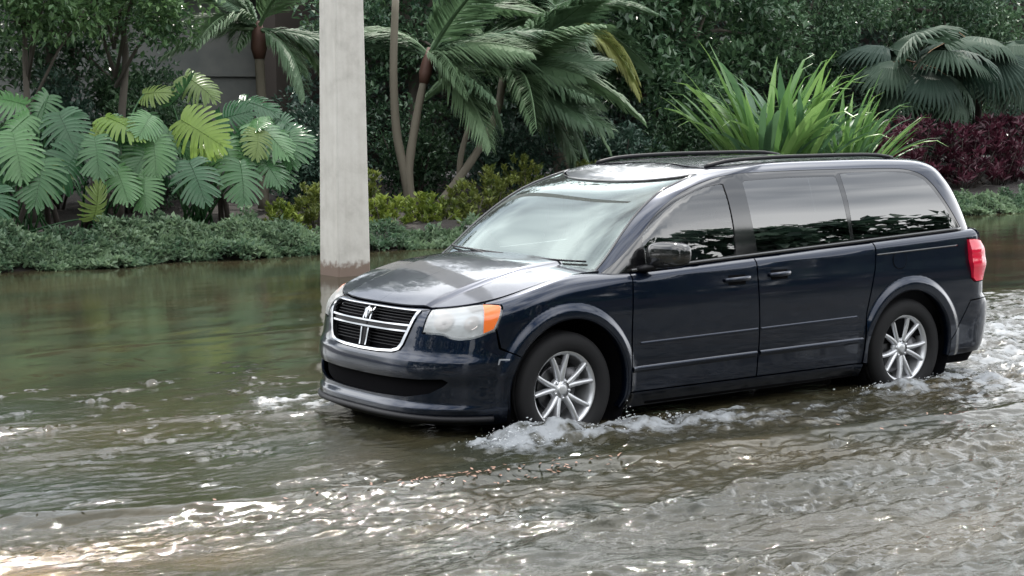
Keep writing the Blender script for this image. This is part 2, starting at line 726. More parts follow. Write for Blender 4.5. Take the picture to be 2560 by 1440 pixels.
M_PAINT = paint_mat()
M_BLACK = simple("black gloss trim", (0.006, 0.006, 0.007), 0.08, IOR=1.9)
M_PLASTIC = simple("black grained plastic", (0.009, 0.009, 0.011), 0.5, Specular_IOR_Level=0.25)
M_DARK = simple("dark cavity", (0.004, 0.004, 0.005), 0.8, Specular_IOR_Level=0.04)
M_CHROME = simple("bright chrome", (0.44, 0.45, 0.47), 0.12, 1.0)
M_ALLOY = simple("silver painted alloy", (0.60, 0.61, 0.63), 0.34, 0.75)
M_TYRE = simple("tyre rubber", (0.011, 0.011, 0.012), 0.7, Specular_IOR_Level=0.22)
M_DISC = simple("brake disc steel", (0.10, 0.10, 0.105), 0.4, 0.9)
M_WS = glass_mat("windscreen glass", (0.60, 0.72, 0.68), 0.0, 2.1, (.86, 1, .97), .03)
M_GLASS = glass_mat("door glass", (0.42, 0.50, 0.50), 0.0, 2.1)
M_PRIV = glass_mat("dark privacy glass", (0.06, 0.07, 0.08), 0.0, 2.3)
M_LENS = glass_mat("clear lamp lens", (0.88, 0.91, 0.92), 0.06, 1.6, (1, 1, 1), .30)
M_SEAT = simple("dark grey seat cloth", (0.045, 0.047, 0.052), 0.85)
M_DASH = simple("charcoal dashboard", (0.03, 0.03, 0.033), 0.6)
M_REFL = simple("lamp reflector", (0.78, 0.80, 0.82), 0.38, 0.25)
M_AMBER = simple("amber lamp lens", (0.80, 0.17, 0.03), 0.18, Coat_Weight=0.6)
M_BULB = simple("frosted lamp inner", (0.76, 0.68, 0.65), 0.45, 0.1)
M_RED = simple("red tail lamp lens", (0.62, 0.012, 0.045), 0.14, Coat_Weight=0.8)
M_REDL = simple("pale red lamp band", (0.80, 0.10, 0.16), 0.16, Coat_Weight=0.8)
M_PLATE = simple("grey underbody", (0.01, 0.01, 0.011), 0.8)

van = thing("minivan", "dark navy minivan driving through the flooded road with foam at its wheels", "minivan")

# ------------------------------------------------------------------ outlines (coordinates on the body surface, metres)
TC = XCF - LF                     # centre line of the nose
TE = XCR + LR                     # centre line of the tail
AF, RF = (0.01, 0.365), 0.452
AR, RR = (3.072, 0.36), 0.437
GR_SIDE = [(-1.000, .882), (-1.030, .790), (-1.075, .662), (-1.100, .626), (-1.150, .609), (-1.27, .599), (TC, .595)]
HL = ([(-.940, .912), (-.915, .928)] + curve([(-.90, .934), (-.767, .952), (-.639, .949), (-.530, .926)], 4)
      + curve([(-.522, .915), (-.530, .840), (-.552, .775), (-.645, .738), (-.726, .722), (-.790, .729), (-.842, .748), (-.955, .748)], 3))


def arc_t(c, r, a0, a1, n=26):
    return [(tx(x, z), z) for x, z in arc(c, r, a0, a1, n)]


tq = lambda t: (t, float(qtop(t)))
aF0, aR1 = 205, -25
seam_fb = arc(AF, RF, 148, 148, 1)[0]
INTAKE = [(TC, .455), (-1.25, .457), (-.96, .464), (-.80, .476), (-.772, .460), (-.80, .432), (-.88, .385), (-1.03, .352), (-1.30, .342), (TC, .341)]
bumper = ([(TC - .0022, .175)] + [(tx(-.50, .2), .19), (tx(-.43, .2), .20)] + list(reversed(arc_t(AF, RF, 148, 201, 12)))
          + [(tx(-.50, .66), .66), (-.541, .768)] + [q for q in HL[::-1] if q[1] < .775 and q[0] > -.96][0:0]
          + curve([(-.553, .766), (-.645, .731), (-.726, .715), (-.790, .722), (-.842, .741), (-.962, .741)], 3)
          + [(-.948, .912), (-.975, .893), (-.985, .885)] + [(a if a > TC else TC - .0022, b) for a, b in GR_SIDE])
fender = (list(reversed(arc_t(AF, RF, -22, 148, 34))) + [(.462, .21), (.482, .23), (.482, .46), (.487, .70), (.502, 1.0), tq(.505)]
          + [tq(t) for t in np.linspace(.46, -.60, 30)] + [(-.612, .952), (-.518, .930), (-.514, .915), (-.523, .84), (-.537, .775), (tx(-.49, .66), .664)])
fender = list(reversed(fender))
bz = lambda x: float(qtop(x)) - .001
front_door = [(.492, .305), (1.585, .305), (1.588, .70), (1.575, 1.0)] + [(x, bz(x)) for x in np.linspace(1.572, .512, 10)] + [(.508, 1.0), (.494, .70)]
slide_door = [(1.592, .305), (2.585, .305), (2.60, .46), (2.615, .66), (2.66, .82), (2.705, .97), (2.715, 1.06)] + [(x, bz(x)) for x in np.linspace(2.715, 1.578, 12)] + [(1.582, 1.0), (1.595, .70)]
quarter = (list(reversed(arc_t(AR, RR, 5, 188, 36)))
           + [(3.60, .505), (3.72, .675), (tx(3.98, .69), .688), (tx(4.0, .75), .80), (tx(4.0, .8), .81)]
           + [(3.79, .805), (3.735, .83), (3.70, .98), (3.692, 1.128), (3.9, 1.114), tq(3.91)]
           + [tq(t) for t in np.linspace(3.9, 2.722, 16)] + [(2.722, 1.06), (2.712, .965), (2.667, .815), (2.622, .655), (2.607, .46), (2.593, .305)])
rocker = [(.487, .195), (2.61, .205), (2.60, .299), (.487, .299)]
rear_bumper = list(reversed(arc_t(AR, RR, -24, 5, 8))) + [(3.49, .29)][0:0] + []
rear_bumper = arc_t(AR, RR, -11, 4, 6) + [(3.602, .498), (3.722, .670), (4.0, .682), (TE, .682), (TE, .28), (3.9, .285), (3.62, .275)]
tailgate = [(4.02, .690), (TE, .690), tq(TE), tq(4.3), tq(4.02)]
tail_lamp = curve([(3.692, 1.124), (3.80, 1.122), (3.92, 1.108)], 4) + curve([(3.965, 1.05), (3.985, .96), (3.965, .87), (3.93, .814)], 4) + [(3.79, .81)] + curve([(3.738, .835), (3.708, .95)], 3)

both = lambda v: [v, mirror(v)]
B_ = lambda poly, **k: panel(body, poly, out=outward, **k)

# inner dark shell, wheel wells and floor: what shows through the panel gaps
tt = np.linspace(TC, TE, 150)
qq = np.linspace(.19, 1.0, 34)
g = Geo()
A, Q = np.meshgrid(tt, qq, indexing='ij')
Qm = Q + 0 * A
lim = np.minimum(Qm, (qtop(tt) - .01)[:, None])
Vs = body(A.ravel(), lim.ravel())
Ns = surf_normals(body, A.ravel(), lim.ravel())
Ns *= np.sign((Ns * outward(Vs)).sum(1, keepdims=True))
Vs = Vs - Ns * np.where(A.ravel() < -.42, .085, .030)[:, None]
F = []
nq = len(qq)
cc = Vs.reshape(len(tt), nq, 3)
for i in range(len(tt) - 1):
    for j in range(nq - 1):
        c = cc[i:i + 2, j:j + 2].reshape(-1, 3).mean(0)
        if np.hypot(c[0] - AF[0], c[2] - AF[1]) < .475 or np.hypot(c[0] - AR[0], c[2] - AR[1]) < .46:
            continue
        a = i * nq + j
        F.append((a, a + nq, a + nq + 1, a + 1))
g.add(Vs, F)
g.add(Vs * [1, -1, 1], [tuple(reversed(f)) for f in F])
for (c, r) in ((AF, RF + .012), (AR, RR + .012)):
    for sgn in (-1, 1):
        a = np.radians(np.linspace(-35, 215, 30))
        V = [(c[0] + r * math.cos(k), sgn * y, c[1] + r * math.sin(k)) for y in (.955, .58) for k in a]
        n = len(a)
        V.append((c[0], sgn * .58, c[1]))
        g.add(V, [(k, k + 1, n + k + 1, n + k) for k in range(n - 1)] + [(n + k, n + k + 1, 2 * n) for k in range(n - 1)])
g.box((1.6, 0, .235), (4.6, 1.30, .05))
g.box((1.6, 0, .235), (1.9, 1.84, .05))
g.obj("inner_shell", M_DARK, van)

# arch lips
LIPS = []
for (c, r, a0, a1) in ((AF, RF, -20, 200), (AR, RR, -10, 190)):
    a = np.radians(np.linspace(a0, a1, 50))
    V, F = [], []
    for k, d in enumerate((0, 1, 2)):
        rr_ = (r, r - .010, r - .006)[k]
        x = c[0] + rr_ * np.cos(a)
        z = c[1] + rr_ * np.sin(a)
        tl = np.array([tx(p, q) for p, q in zip(x, z)])
        P = body(tl, z)
        P[:, 1] += (0.001, .008, .06)[k]
        V.append(P)
    n = len(a)
    for k in range(2):
        F += [(k * n + i, (k + 1) * n + i, (k + 1) * n + i + 1, k * n + i + 1) for i in range(n - 1)]
    LIPS.append((np.concatenate(V), F))

# ------------------------------------------------------------------ painted panels
# the lower intake is cut out of the bumper skin
bumper_cut = panel(body, bumper, step=.016, holes=[[(a if a > TC else TC - .03, b) for a, b in INTAKE]], out=outward)
front_bumper = panels_obj("front_bumper", both(bumper_cut), M_PAINT, van)
ik = panel(body, [(a if a > TC else TC, b) for a, b in shrink(INTAKE, -.012)], out=outward, lift=-.045, depth=0, gap=0)
panels_obj("lower_intake", both(ik), M_DARK, front_bumper)
# chin lip along the bottom of the bumper
t = np.linspace(TC, -.50, 60)
V = body(t, np.full(60, .245)) + np.array([0, 0, -.012])
Nn = surf_normals(body, t, np.full(60, .245)); Nn *= np.sign((Nn * outward(V)).sum(1, keepdims=True)); Nn[:, 2] = 0
V = V + Nn * .006
g = Geo()
g.tube(np.concatenate([V[::-1], (V * [1, -1, 1])[1:]]), .019, 8)
g.obj("chin_lip", M_PLASTIC, front_bumper)

for v in both(B_(fender, step=.013)):
    o = panels_obj("fender", [v], M_PAINT, van)
for sgn in (1, -1):
    V, F = LIPS[0]
    Geo().add(V * [1, sgn, 1], F if sgn == 1 else [tuple(reversed(f)) for f in F]).obj("arch_lip", M_PAINT, van)
    V, F = LIPS[1]
    Geo().add(V * [1, sgn, 1], F if sgn == 1 else [tuple(reversed(f)) for f in F]).obj("arch_lip", M_PAINT, van)
DOORS = []
for v in both(B_(front_door)):
    DOORS.append(panels_obj("front_door", [v], M_PAINT, van))
for v in both(B_(slide_door)):
    DOORS.append(panels_obj("sliding_door", [v], M_PAINT, van))
for v in both(B_(quarter, step=.013)):
    panels_obj("quarter_panel", [v], M_PAINT, van)
for v in both(B_(rocker)):
    panels_obj("rocker_panel", [v], M_PAINT, van)
panels_obj("rear_bumper", both(B_(rear_bumper)), M_PAINT, van)
panels_obj("tailgate", both(B_(tailgate)), M_PAINT, van)

# hood: the flat top plus the rolled front edge
hood_lo = [(TC, .886), (-1.02, .888), (-.985, .893), (-.955, .913), (-.925, .935)] + curve([(-.90, .942), (-.767, .961), (-.639, .957)], 4) + [(-.618, .955), tq(-.612)]
hood_strip = hood_lo + [tq(t) for t in np.linspace(-.63, TC, 30)]
hp = panel(body, hood_strip, out=outward, gap=.0008, depth=.012)
edge = body(np.linspace(TC, .30, 46), qtop(np.linspace(TC, .30, 46)))
ho = [(x, -y) for x, y, _ in edge] + [(.33, .70), (.335, .40), (.33, 0.0)]
hv = panel(hood, ho, step=.022, out=upward, gap=.0008, depth=.014)
# the near and far halves meet on the centre line
panels_obj("hood", both(hp) + both(hv), M_PAINT, van)
cw = panel(hood, [(.335, 0), (.34, .40), (.335, .70), (.31, .86), (.50, .86), (.56, .0)], out=upward, lift=-.012, depth=0)
panels_obj("cowl_panel", both(cw), M_PLASTIC, van)

# ------------------------------------------------------------------ greenhouse
DLO = ([(.290, 1.052), (.584, 1.066), (1.0, 1.082), (1.5, 1.102), (2.0, 1.121), (2.53, 1.143), (3.1, 1.166), (3.685, 1.190)]
       + curve([(3.672, 1.225), (3.602, 1.328), (3.52, 1.438), (3.432, 1.540), (3.345, 1.602), (3.19, 1.643), (2.93, 1.656), (2.6, 1.660)], 4)
       + curve([(2.52, 1.661), (1.978, 1.661), (1.51, 1.650), (1.271, 1.614), (1.039, 1.545), (.803, 1.423), (.592, 1.252), (.43, 1.135), (.300, 1.060)], 4))
FG = curve([(.668, 1.092), (.92, 1.101), (1.205, 1.113), (1.432, 1.124)], 3) + curve([(1.436, 1.14), (1.440, 1.30), (1.425, 1.47), (1.405, 1.588)], 3) \
    + curve([(1.380, 1.592), (1.217, 1.570), (1.032, 1.518), (.852, 1.440), (.730, 1.355), (.655, 1.285)], 4) + curve([(.645, 1.25), (.652, 1.12)], 2)
SG = [(1.632, 1.134), (2.08, 1.152), (2.518, 1.168), (2.520, 1.20), (2.495, 1.43), (2.468, 1.600), (2.452, 1.612), (2.0, 1.615), (1.60, 1.606), (1.580, 1.590), (1.602, 1.36), (1.628, 1.15)]
QG = [(2.556, 1.172), (3.1, 1.190), (3.610, 1.207)] + curve([(3.625, 1.222), (3.566, 1.322), (3.486, 1.430), (3.398, 1.526), (3.325, 1.580), (3.172, 1.618), (2.93, 1.632), (2.60, 1.634)], 4) + [(2.512, 1.626), (2.538, 1.43)]


def G_(poly, **k):
    """side panel of the greenhouse given as (x, z)"""
    k.setdefault("gap", 0.0)
    return panel(side_glass, poly, out=outward, **k)


trim = G_(DLO, holes=[FG, SG, QG], step=.06, lift=-.003, depth=.03)
for v in both(trim):
    panels_obj("pillar_trim", [v], M_BLACK, van)
for v in both(G_(FG, step=.05, gap=.001, lift=-.010, depth=.0)):
    panels_obj("front_door_window", [v], M_GLASS, van)
for v in both(G_(SG, step=.05, gap=.001, lift=-.004, depth=.0)):
    panels_obj("sliding_door_window", [v], M_PRIV, van)
for v in both(G_(QG, step=.05, gap=.001, lift=-.002, depth=.0)):
    panels_obj("quarter_window", [v], M_PRIV, van)
# belt moulding
t = np.linspace(.53, 3.68, 60)
V = side_glass(t, zbelt(t) + .012)
V[:, 1] -= .004
for sgn in (1, -1):
    Geo().tube(V * [1, sgn, 1], np.tile([.006, .011], (60, 1)), 8).obj("belt_moulding", M_BLACK, van)

dlo_t = [(float(t_of(x, z)[0]), z) for x, z in DLO]
te = pchip([1.02, 1.146, 1.465, 1.60, 1.66], [.60, .585, .53, .515, .515])
wtop = 1.597
wcor = 1.650
hdz = lambda t: wtop + (wcor - wtop) * np.clip(np.asarray(t) / .512, 0, 1) ** 3
ws_edge = [(float(te(z)), z) for z in np.linspace(1.02, wcor, 16)]
# windscreen: near half outline, then mirrored
ws = [(0.0, 1.02)] + ws_edge + [(t, float(hdz(t)) + .002) for t in np.linspace(.49, 0, 12)]
wsp = panel(green, ws, out=outward, step=.04, gap=0.0, depth=.0, lift=-.004)
panels_obj("windscreen", both(wsp), M_WS, van)
# black border printed round the windscreen is a separate thin gasket
g = Geo()
E_ = green(np.array([a for a, _ in ws_edge]), np.array([b for _, b in ws_edge]))
top_ = green(np.linspace(.512, 0, 24), hdz(np.linspace(.512, 0, 24)))
line = np.concatenate([E_, top_[1:]])
g.tube(np.concatenate([line, (line * [1, -1, 1])[::-1][1:]]), .0085, 6)
g.obj("windscreen_gasket", M_BLACK, van)

# painted roof side: from the windscreen edge over the doors to the rear glass
n0 = len(curve([(3.672, 1.225), (3.602, 1.328), (3.52, 1.438), (3.432, 1.540), (3.345, 1.602), (3.19, 1.643), (2.93, 1.656), (2.6, 1.660)], 4))
lower = dlo_t[8:]          # from the rear foot up, forwards, down to the front foot
sideroof = ([(float(te(z)) + .004, z) for z in np.linspace(1.03, wcor, 16)] + [(.50, float(hdz(.5)) + .006), (.50, float(gtop(.50)))]
            + [(t, float(gtop(t))) for t in np.linspace(.52, 2.42, 60)] + [(2.47, 1.58), (2.47, 1.13)]
            + [(2.15, 1.12), (dlo_t[7][0], 1.185)] + lower + [(.60, 1.03)])
sr = panel(green, sideroof, out=outward, step=.022, gap=.0006, depth=.012)
0 and print('gtop', gtop(np.linspace(0,.6,7)), hdz(np.linspace(0,.6,7)))
hdr = panel(green, [(t, float(hdz(t)) + .006) for t in np.linspace(0, .50, 12)] + [(.50, float(gtop(.50)))] + [(t, float(gtop(t))) for t in np.linspace(.46, 0, 10)], out=outward, step=.03, gap=0, depth=.01)
rhd = panel(green, [(2.42, 1.60), (3.0, 1.60)] + [(t, float(gtop(t))) for t in np.linspace(3.0, 2.42, 14)], out=outward, step=.03, gap=0, depth=.01)
re_ = green(np.linspace(0, 3, 160), gtop(np.linspace(0, 3, 160)))
keep = [0]
for i in range(1, 160):
    if np.linalg.norm(re_[i] - re_[keep[-1]]) > .02:
        keep.append(i)
rp = panel(roof, [(re_[i][0], -re_[i][1]) for i in keep], out=upward, step=.05, gap=0, depth=.0)
panels_obj("roof", both(rp) + both(hdr) + both(rhd), M_PAINT, van)
for v in both(sr):
    panels_obj("roof_side_rail", [v], M_PAINT, van)
rg = panel(green, [(2.48, 1.15), (3.0, 1.15), (3.0, 1.59), (2.48, 1.59)], out=outward, step=.05, gap=0, depth=.0, lift=-.003)
panels_obj("rear_window", both(rg), M_PRIV, van)
trg = panel(green, [(2.475, 1.03), (3.0, 1.03), (3.0, 1.145), (2.475, 1.145)], out=outward, step=.05, gap=0, depth=.0, lift=-.003)
panels_obj("rear_window_base", both(trg), M_PAINT, van)

# ------------------------------------------------------------------ lamps and grille
for sgn in (0, 1):
    sel = lambda v: both(v)[sgn]
    hl = panels_obj("headlight", [sel(B_(HL, lift=.001, depth=.03, step=.03))], M_LENS, van)
    hb = B_(shrink(HL, -.016), lift=-.046, depth=0, step=.035)
    panels_obj("reflector_bowl", [sel(hb)], M_REFL, hl)
    am = [(-.628, .944), (-.533, .924), (-.526, .913), (-.534, .84), (-.556, .779), (-.614, .752), (-.622, .85)]
    panels_obj("amber_signal", [sel(B_(am, lift=.003, depth=.01, step=.03))], M_AMBER, hl)
    c = body(np.array([-.86]), np.array([.84]))[0]
    n = surf_normals(body, np.array([-.86]), np.array([.84]))[0]
    n = n * np.sign(n @ outward(c[None])[0])
    g = Geo()
    c2 = body(np.array([-.70]), np.array([.835]))[0]
    for q, rad in ((c, .062), (c2, .050)):
        base = q - n * .052
        b = Geo().lathe([(0.0, .004), (rad * .35, .005), (rad * .62, .012), (rad * .9, .018), (rad, .022), (rad * 1.06, .018)], 28)
        P = np.concatenate(b.V)
        zax = n
        xax = np.cross([0, 0, 1.0], zax); xax /= np.linalg.norm(xax)
        yax = np.cross(zax, xax)
        R = np.stack([xax, zax, yax], 1)
        g.add((P @ R.T + base) * [1, 1 - 2 * sgn, 1], b.F if sgn == 0 else [tuple(reversed(f)) for f in b.F])
        b2 = Geo().superbox((0, .016, 0), (rad * .55, .024, rad * .55), 2.0, 14, 9)
        P = np.concatenate(b2.V)
        g.add((P @ R.T + base) * [1, 1 - 2 * sgn, 1], b2.F)
    g.obj("lamp_cup", M_BULB, hl)

GRO = [(TC, .884), (-1.25, .884), (-1.08, .883)] + GR_SIDE
GRI = [(TC, .874), (-1.25, .874), (-1.026, .872), (-1.050, .788), (-1.094, .672), (-1.116, .642), (-1.160, .626), (-1.28, .616), (TC, .612)]
gro = panel(body, GRO, holes=[], out=outward, depth=0)
frame_poly = [(TC, .884)] + [(-1.08, .883)] + GR_SIDE + [(TC, .612)] + list(reversed(GRI[2:-1])) + [(-1.25, .874), (TC, .874)]
gf = panel(body, frame_poly, out=outward, lift=.010, depth=.04, step=.012, gap=.0008)
grille = panels_obj("grille", both(panel(body, GRO, out=outward, lift=-.050, depth=0, gap=-.01)), M_DARK, van)
panels_obj("chrome_surround", both(gf), M_CHROME, grille)
hb1 = panel(body, [(TC, .781), (-1.25, .781), (-1.052, .787), (-1.048, .780), (-1.055, .775), (TC, .770)], out=outward, lift=.006, depth=.03, step=.02, gap=0)
hb2 = panel(body, [(TC, .746), (-1.25, .746), (-1.072, .750), (-1.068, .744), (-1.074, .739), (TC, .735)], out=outward, lift=.006, depth=.03, step=.02, gap=0)
hb3 = panel(body, [(TC, .768), (-1.066, .772), (-1.080, .750), (TC, .746)], out=outward, lift=-.004, depth=.02, step=.02, gap=0)
panels_obj("crossbar", both(hb1) + both(hb2), M_CHROME, grille)
panels_obj("crossbar_core", both(hb3), M_PLASTIC, grille)
vb1 = panel(body, [(-1.424, .864), (-1.412, .864), (-1.408, .783), (-1.420, .783)], out=outward, lift=.007, depth=.03, step=.012, gap=0)
vb2 = panel(body, [(-1.420, .731), (-1.408, .731), (-1.414, .622), (-1.426, .622)], out=outward, lift=.007, depth=.03, step=.012, gap=0)
panels_obj("upright_bar", both(vb1) + both(vb2), M_CHROME, grille)
vb3 = panel(body, [(TC, .864), (-1.424, .864), (-1.420, .783), (TC, .783)], out=outward, lift=-.002, depth=.0, step=.012, gap=0)
vb4 = panel(body, [(TC, .731), (-1.420, .731), (-1.426, .622), (TC, .622)], out=outward, lift=-.002, depth=.0, step=.012, gap=0)
panels_obj("upright_core", both(vb3) + both(vb4), M_PLASTIC, grille)
# ram-head style shield badge on the upper upright: horned head in chrome
def badge_at(P):
    """P (n,2) in badge plane (across, up) to world"""
    c = body(np.array([TC]), np.array([.822]))[0]
    n = np.array([-.97, 0, .22]); n /= np.linalg.norm(n)
    up = np.array([.22, 0, .97]); up /= np.linalg.norm(up)
    return c, n, up
bc, bn, bu = badge_at(None)
g = Geo()
def plate(outline, d0, d1):
    O = np.array(outline, float)
    n = len(O)
    V0 = [bc + bn * d0 + np.array([0, -1.0, 0]) * a + bu * b for a, b in O]
    V1 = [bc + bn * d1 + np.array([0, -1.0, 0]) * (a * .8) + bu * (b * .86) for a, b in O]
    g.add(V0 + V1, [(i, (i + 1) % n, n + (i + 1) % n, n + i) for i in range(n)] + [tuple(range(n, 2 * n))])
plate([(-.010, -.040), (.010, -.040), (.017, -.020), (.013, .012), (0, .022), (-.013, .012), (-.017, -.020)], .008, .022)
for s_ in (-1, 1):
    horn = [(s_ * .004, .018), (s_ * .016, .034), (s_ * .030, .030), (s_ * .036, .012), (s_ * .031, -.006), (s_ * .023, -.010), (s_ * .021, .000), (s_ * .025, .012), (s_ * .017, .020), (s_ * .010, .012)]
    plate(horn if s_ > 0 else horn[::-1], .008, .018)
g.obj("badge", M_CHROME, grille, smooth=False)
g = Geo()
for q in np.linspace(.645, .85, 12):
    if .73 < q < .785:
        continue
    t = np.linspace(TC, -1.065 - .33 * max(0, .80 - q) * .9, 16)
    V = body(t, np.full(16, q)) + np.array([.028, 0, 0])
    g.tube(np.concatenate([V[::-1], (V * [1, -1, 1])[1:]]), .003, 5)
g.obj("grille_mesh", M_PLASTIC, grille)["kind"] = "stuff"

for sgn in (0, 1):
    tlb = lambda a, b: .012 + .016 * np.exp(-((b - 1.04) / .05) ** 2) + .018 * np.exp(-((b - .94) / .06) ** 2)
    tl = panels_obj("tail_light", [both(B_(tail_lamp, lift=.004, depth=.04, step=.018, crown=tlb))[sgn]], M_RED, van)
    bz_ = [(3.80, .985), (3.93, .985), (3.955, 1.0), (3.93, 1.012), (3.80, 1.012)]
    panels_obj("lamp_band", [both(B_(bz_, lift=.024, depth=.015, step=.02))[sgn]], M_REDL, tl)

# ------------------------------------------------------------------ trim on the flanks
for sgn in (1, -1):
    for (x0, x1, z0, z1, hh, out_) in ((.505, 1.575, .447, .4585, .020, .011), (1.605, 2.585, .4595, .468, .020, .011)):
        n = 40
        t = np.linspace(x0, x1, n)
        z = np.linspace(z0, z1, n)
        prof = [(-.022, .0), (-.012, .006), (.004, .011), (.013, .009), (.019, .0)]
        V = np.concatenate([body(t, z + dz) + np.array([0, -o_, 0]) for dz, o_ in prof])
        F = [(k * n + i, k * n + i + 1, (k + 1) * n + i + 1, (k + 1) * n + i) for k in range(4) for i in range(n - 1)]
        Geo().add(V * [1, sgn, 1], F if sgn == 1 else [tuple(reversed(f)) for f in F]).obj("lower_moulding", M_PAINT, van)
    n = 40
    for (x0, x1, z0, z1) in ((.56, 1.575, .613, .625), (1.605, 2.52, .6255, .637)):
        t = np.linspace(x0, x1, n)
        z = np.linspace(z0, z1, n)
        prof = [(-.012, .0), (.002, .006), (.008, .0)]
        V = np.concatenate([body(t, z + dz) + np.array([0, -o_, 0]) for dz, o_ in prof])
        F = [(k * n + i, k * n + i + 1, (k + 1) * n + i + 1, (k + 1) * n + i) for k in range(2) for i in range(n - 1)]
        Geo().add(V * [1, sgn, 1], F if sgn == 1 else [tuple(reversed(f)) for f in F]).obj("door_crease_moulding", M_PAINT, van)
    for (x0, x1, z0, dr) in ((1.275, 1.505, .968, 0), (1.68, 1.872, .980, 2)):
        door = DOORS[dr + (0 if sgn == 1 else 1)]
        t = np.linspace(x0, x1, 18)
        V = body(t, np.full(18, z0) + (t - x0) * .03)
        k = np.sin(np.linspace(0, np.pi, 18)) ** .45
        V[:, 1] -= .004 + .030 * k
        g = Geo()
        rr_ = np.stack([.007 + .003 * k, .013 + .003 * k], -1)
        g.tube(V * [1, sgn, 1], rr_, 10)
        g.obj("handle", M_PAINT, door)
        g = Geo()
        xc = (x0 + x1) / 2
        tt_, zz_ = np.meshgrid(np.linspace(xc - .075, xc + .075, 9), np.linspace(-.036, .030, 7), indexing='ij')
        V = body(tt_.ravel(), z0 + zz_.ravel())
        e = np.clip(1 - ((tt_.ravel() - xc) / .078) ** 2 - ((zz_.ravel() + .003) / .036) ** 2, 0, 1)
        V[:, 1] += -.0015 + .0 * e  # flat dark patch on the door; the recess shade is put into its colour
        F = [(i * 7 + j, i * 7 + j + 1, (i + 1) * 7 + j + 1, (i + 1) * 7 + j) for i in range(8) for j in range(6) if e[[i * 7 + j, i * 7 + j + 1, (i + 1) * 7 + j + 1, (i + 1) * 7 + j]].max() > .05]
        g.add(V * [1, sgn, 1], F).obj("handle_recess_shade", M_DARK, door)
# fuel door on the near rear flank: a round flap with its gap
a = np.linspace(0, 2 * np.pi, 28, endpoint=False)
fd = B_([(2.960 + .066 * math.cos(k), 1.010 + .060 * math.sin(k)) for k in a], lift=.0035, depth=.006, step=.02, gap=0)
ring = B_([(2.960 + .073 * math.cos(k), 1.010 + .067 * math.sin(k)) for k in a], holes=[[(2.960 + .066 * math.cos(k), 1.010 + .060 * math.sin(k)) for k in a[::-1]]], lift=.0015, depth=0, step=.02, gap=0)
fdo = panels_obj("fuel_door", [fd], M_PAINT, van)
panels_obj("flap_gap", [ring], M_DARK, fdo)
# sliding door track in the quarter panel
for sgn in (1, -1):
    t = np.linspace(2.73, 3.58, 30)
    V = body(t, np.full(30, 1.058) + (t - 2.73) * .03)
    V[:, 1] -= .002
    Geo().tube(V * [1, sgn, 1], np.tile([.003, .006], (30, 1)), 6).obj("door_track", M_BLACK, van)
# side marker on the front bumper corner
sm = B_([(-.505, .60), (-.448, .598), (-.448, .590), (-.495, .590), (-.497, .565), (-.505, .565)], lift=.003, depth=.006, step=.02, gap=0)
for v in both(sm):
    panels_obj("side_reflector", [v], simple("grey reflector", (.22, .23, .25), .3), van)

# door mirrors
for sgn in (1, -1):
    def sh(P):
        P = P.copy()
        P[:, 0] += .05 * np.abs(P[:, 1] / .125) ** 2 * np.sign(P[:, 1]) * 0 + .18 * (P[:, 1] * 0)
        k = (P[:, 1] + .13) / .26
        P[:, 2] *= .86 + .18 * k
        P[:, 0] *= .9 + .2 * k
        return P
    g = Geo()
    g.superbox((0, 0, 0), (.135, .265, .172), 3.4, 26, 15, shear=sh)
    P = np.concatenate(g.V)
    P[:, 0] += P[:, 1] * -.32
    P[:, 2] += P[:, 1] * -.06
    P += np.array([.705, -1.085, 1.172])
    g.V = [P * [1, sgn, 1]]
    if sgn == -1:
        g.F = [tuple(reversed(f)) for f in g.F]
    mo = g.obj("door_mirror", M_BLACK, van)
    g = Geo()
    g.tube(np.array([(.60, -.90, 1.075), (.63, -.95, 1.085), (.665, -1.005, 1.098)]) * [1, sgn, 1], np.tile([.045, .022], (3, 1)), 10)
    g.obj("mirror_foot", M_PLASTIC, mo)
    g = Geo()
    g.superbox((0, 0, 0), (.012, .20, .125), 4, 18, 9)
    P = np.concatenate(g.V)
    P[:, 0] += P[:, 1] * -.32
    P += np.array([.766, -1.085, 1.172])
    g.V = [P * [1, sgn, 1]]
    g.obj("mirror_glass", M_CHROME, mo)

# roof rails: a raised bar on two feet each side
for sgn in (1, -1):
    x = np.concatenate([[1.46, 1.50, 1.56, 1.64], np.linspace(1.75, 3.02, 22), [3.12, 3.19, 3.25, 3.29]])
    s_ = np.full(len(x), .585)
    z = roof_z(x, s_)
    lift = .020 * np.clip(np.minimum((x - 1.46) / .20, (3.29 - x) / .18), 0, 1) ** .7
    V = np.stack([x, -s_, z + lift + .004], -1)
    Geo().tube(V * [1, sgn, 1], np.tile([.016, .014], (len(x), 1)), 10).obj("roof_rail", M_PLASTIC, van)

# wipers lying along the foot of the windscreen
def on_ws(t, z, up):
    P = green(np.array([abs(t)]), np.array([z]))[0]
    n = surf_normals(green, np.array([abs(t)]), np.array([z]))[0]
    n = n * np.sign(n @ outward(P[None])[0])
    P = P + n * up
    return P if t >= 0 else P * np.array([1, -1, 1])
for (ta, za, tb, zb_) in ((-.02, 1.115, .50, 1.122), (-.50, 1.135, -.03, 1.125)):
    g = Geo()
    pts = np.array([on_ws(ta + (tb - ta) * k, za + (zb_ - za) * k, .012) for k in np.linspace(0, 1, 12)])
    g.tube(pts, .007, 6)
    wp = g.obj("wiper", M_PLASTIC, van)
    g = Geo()
    pv = on_ws(ta if ta > -.3 else tb, 1.075, .02)
    g.tube(np.array([pv, .5 * (pv + pts[5]) + [0, 0, .015], pts[5]]), .009, 6)
    g.superbox(pv, (.05, .04, .035), 2.5, 12, 7)
    g.obj("wiper_arm", M_PLASTIC, wp)

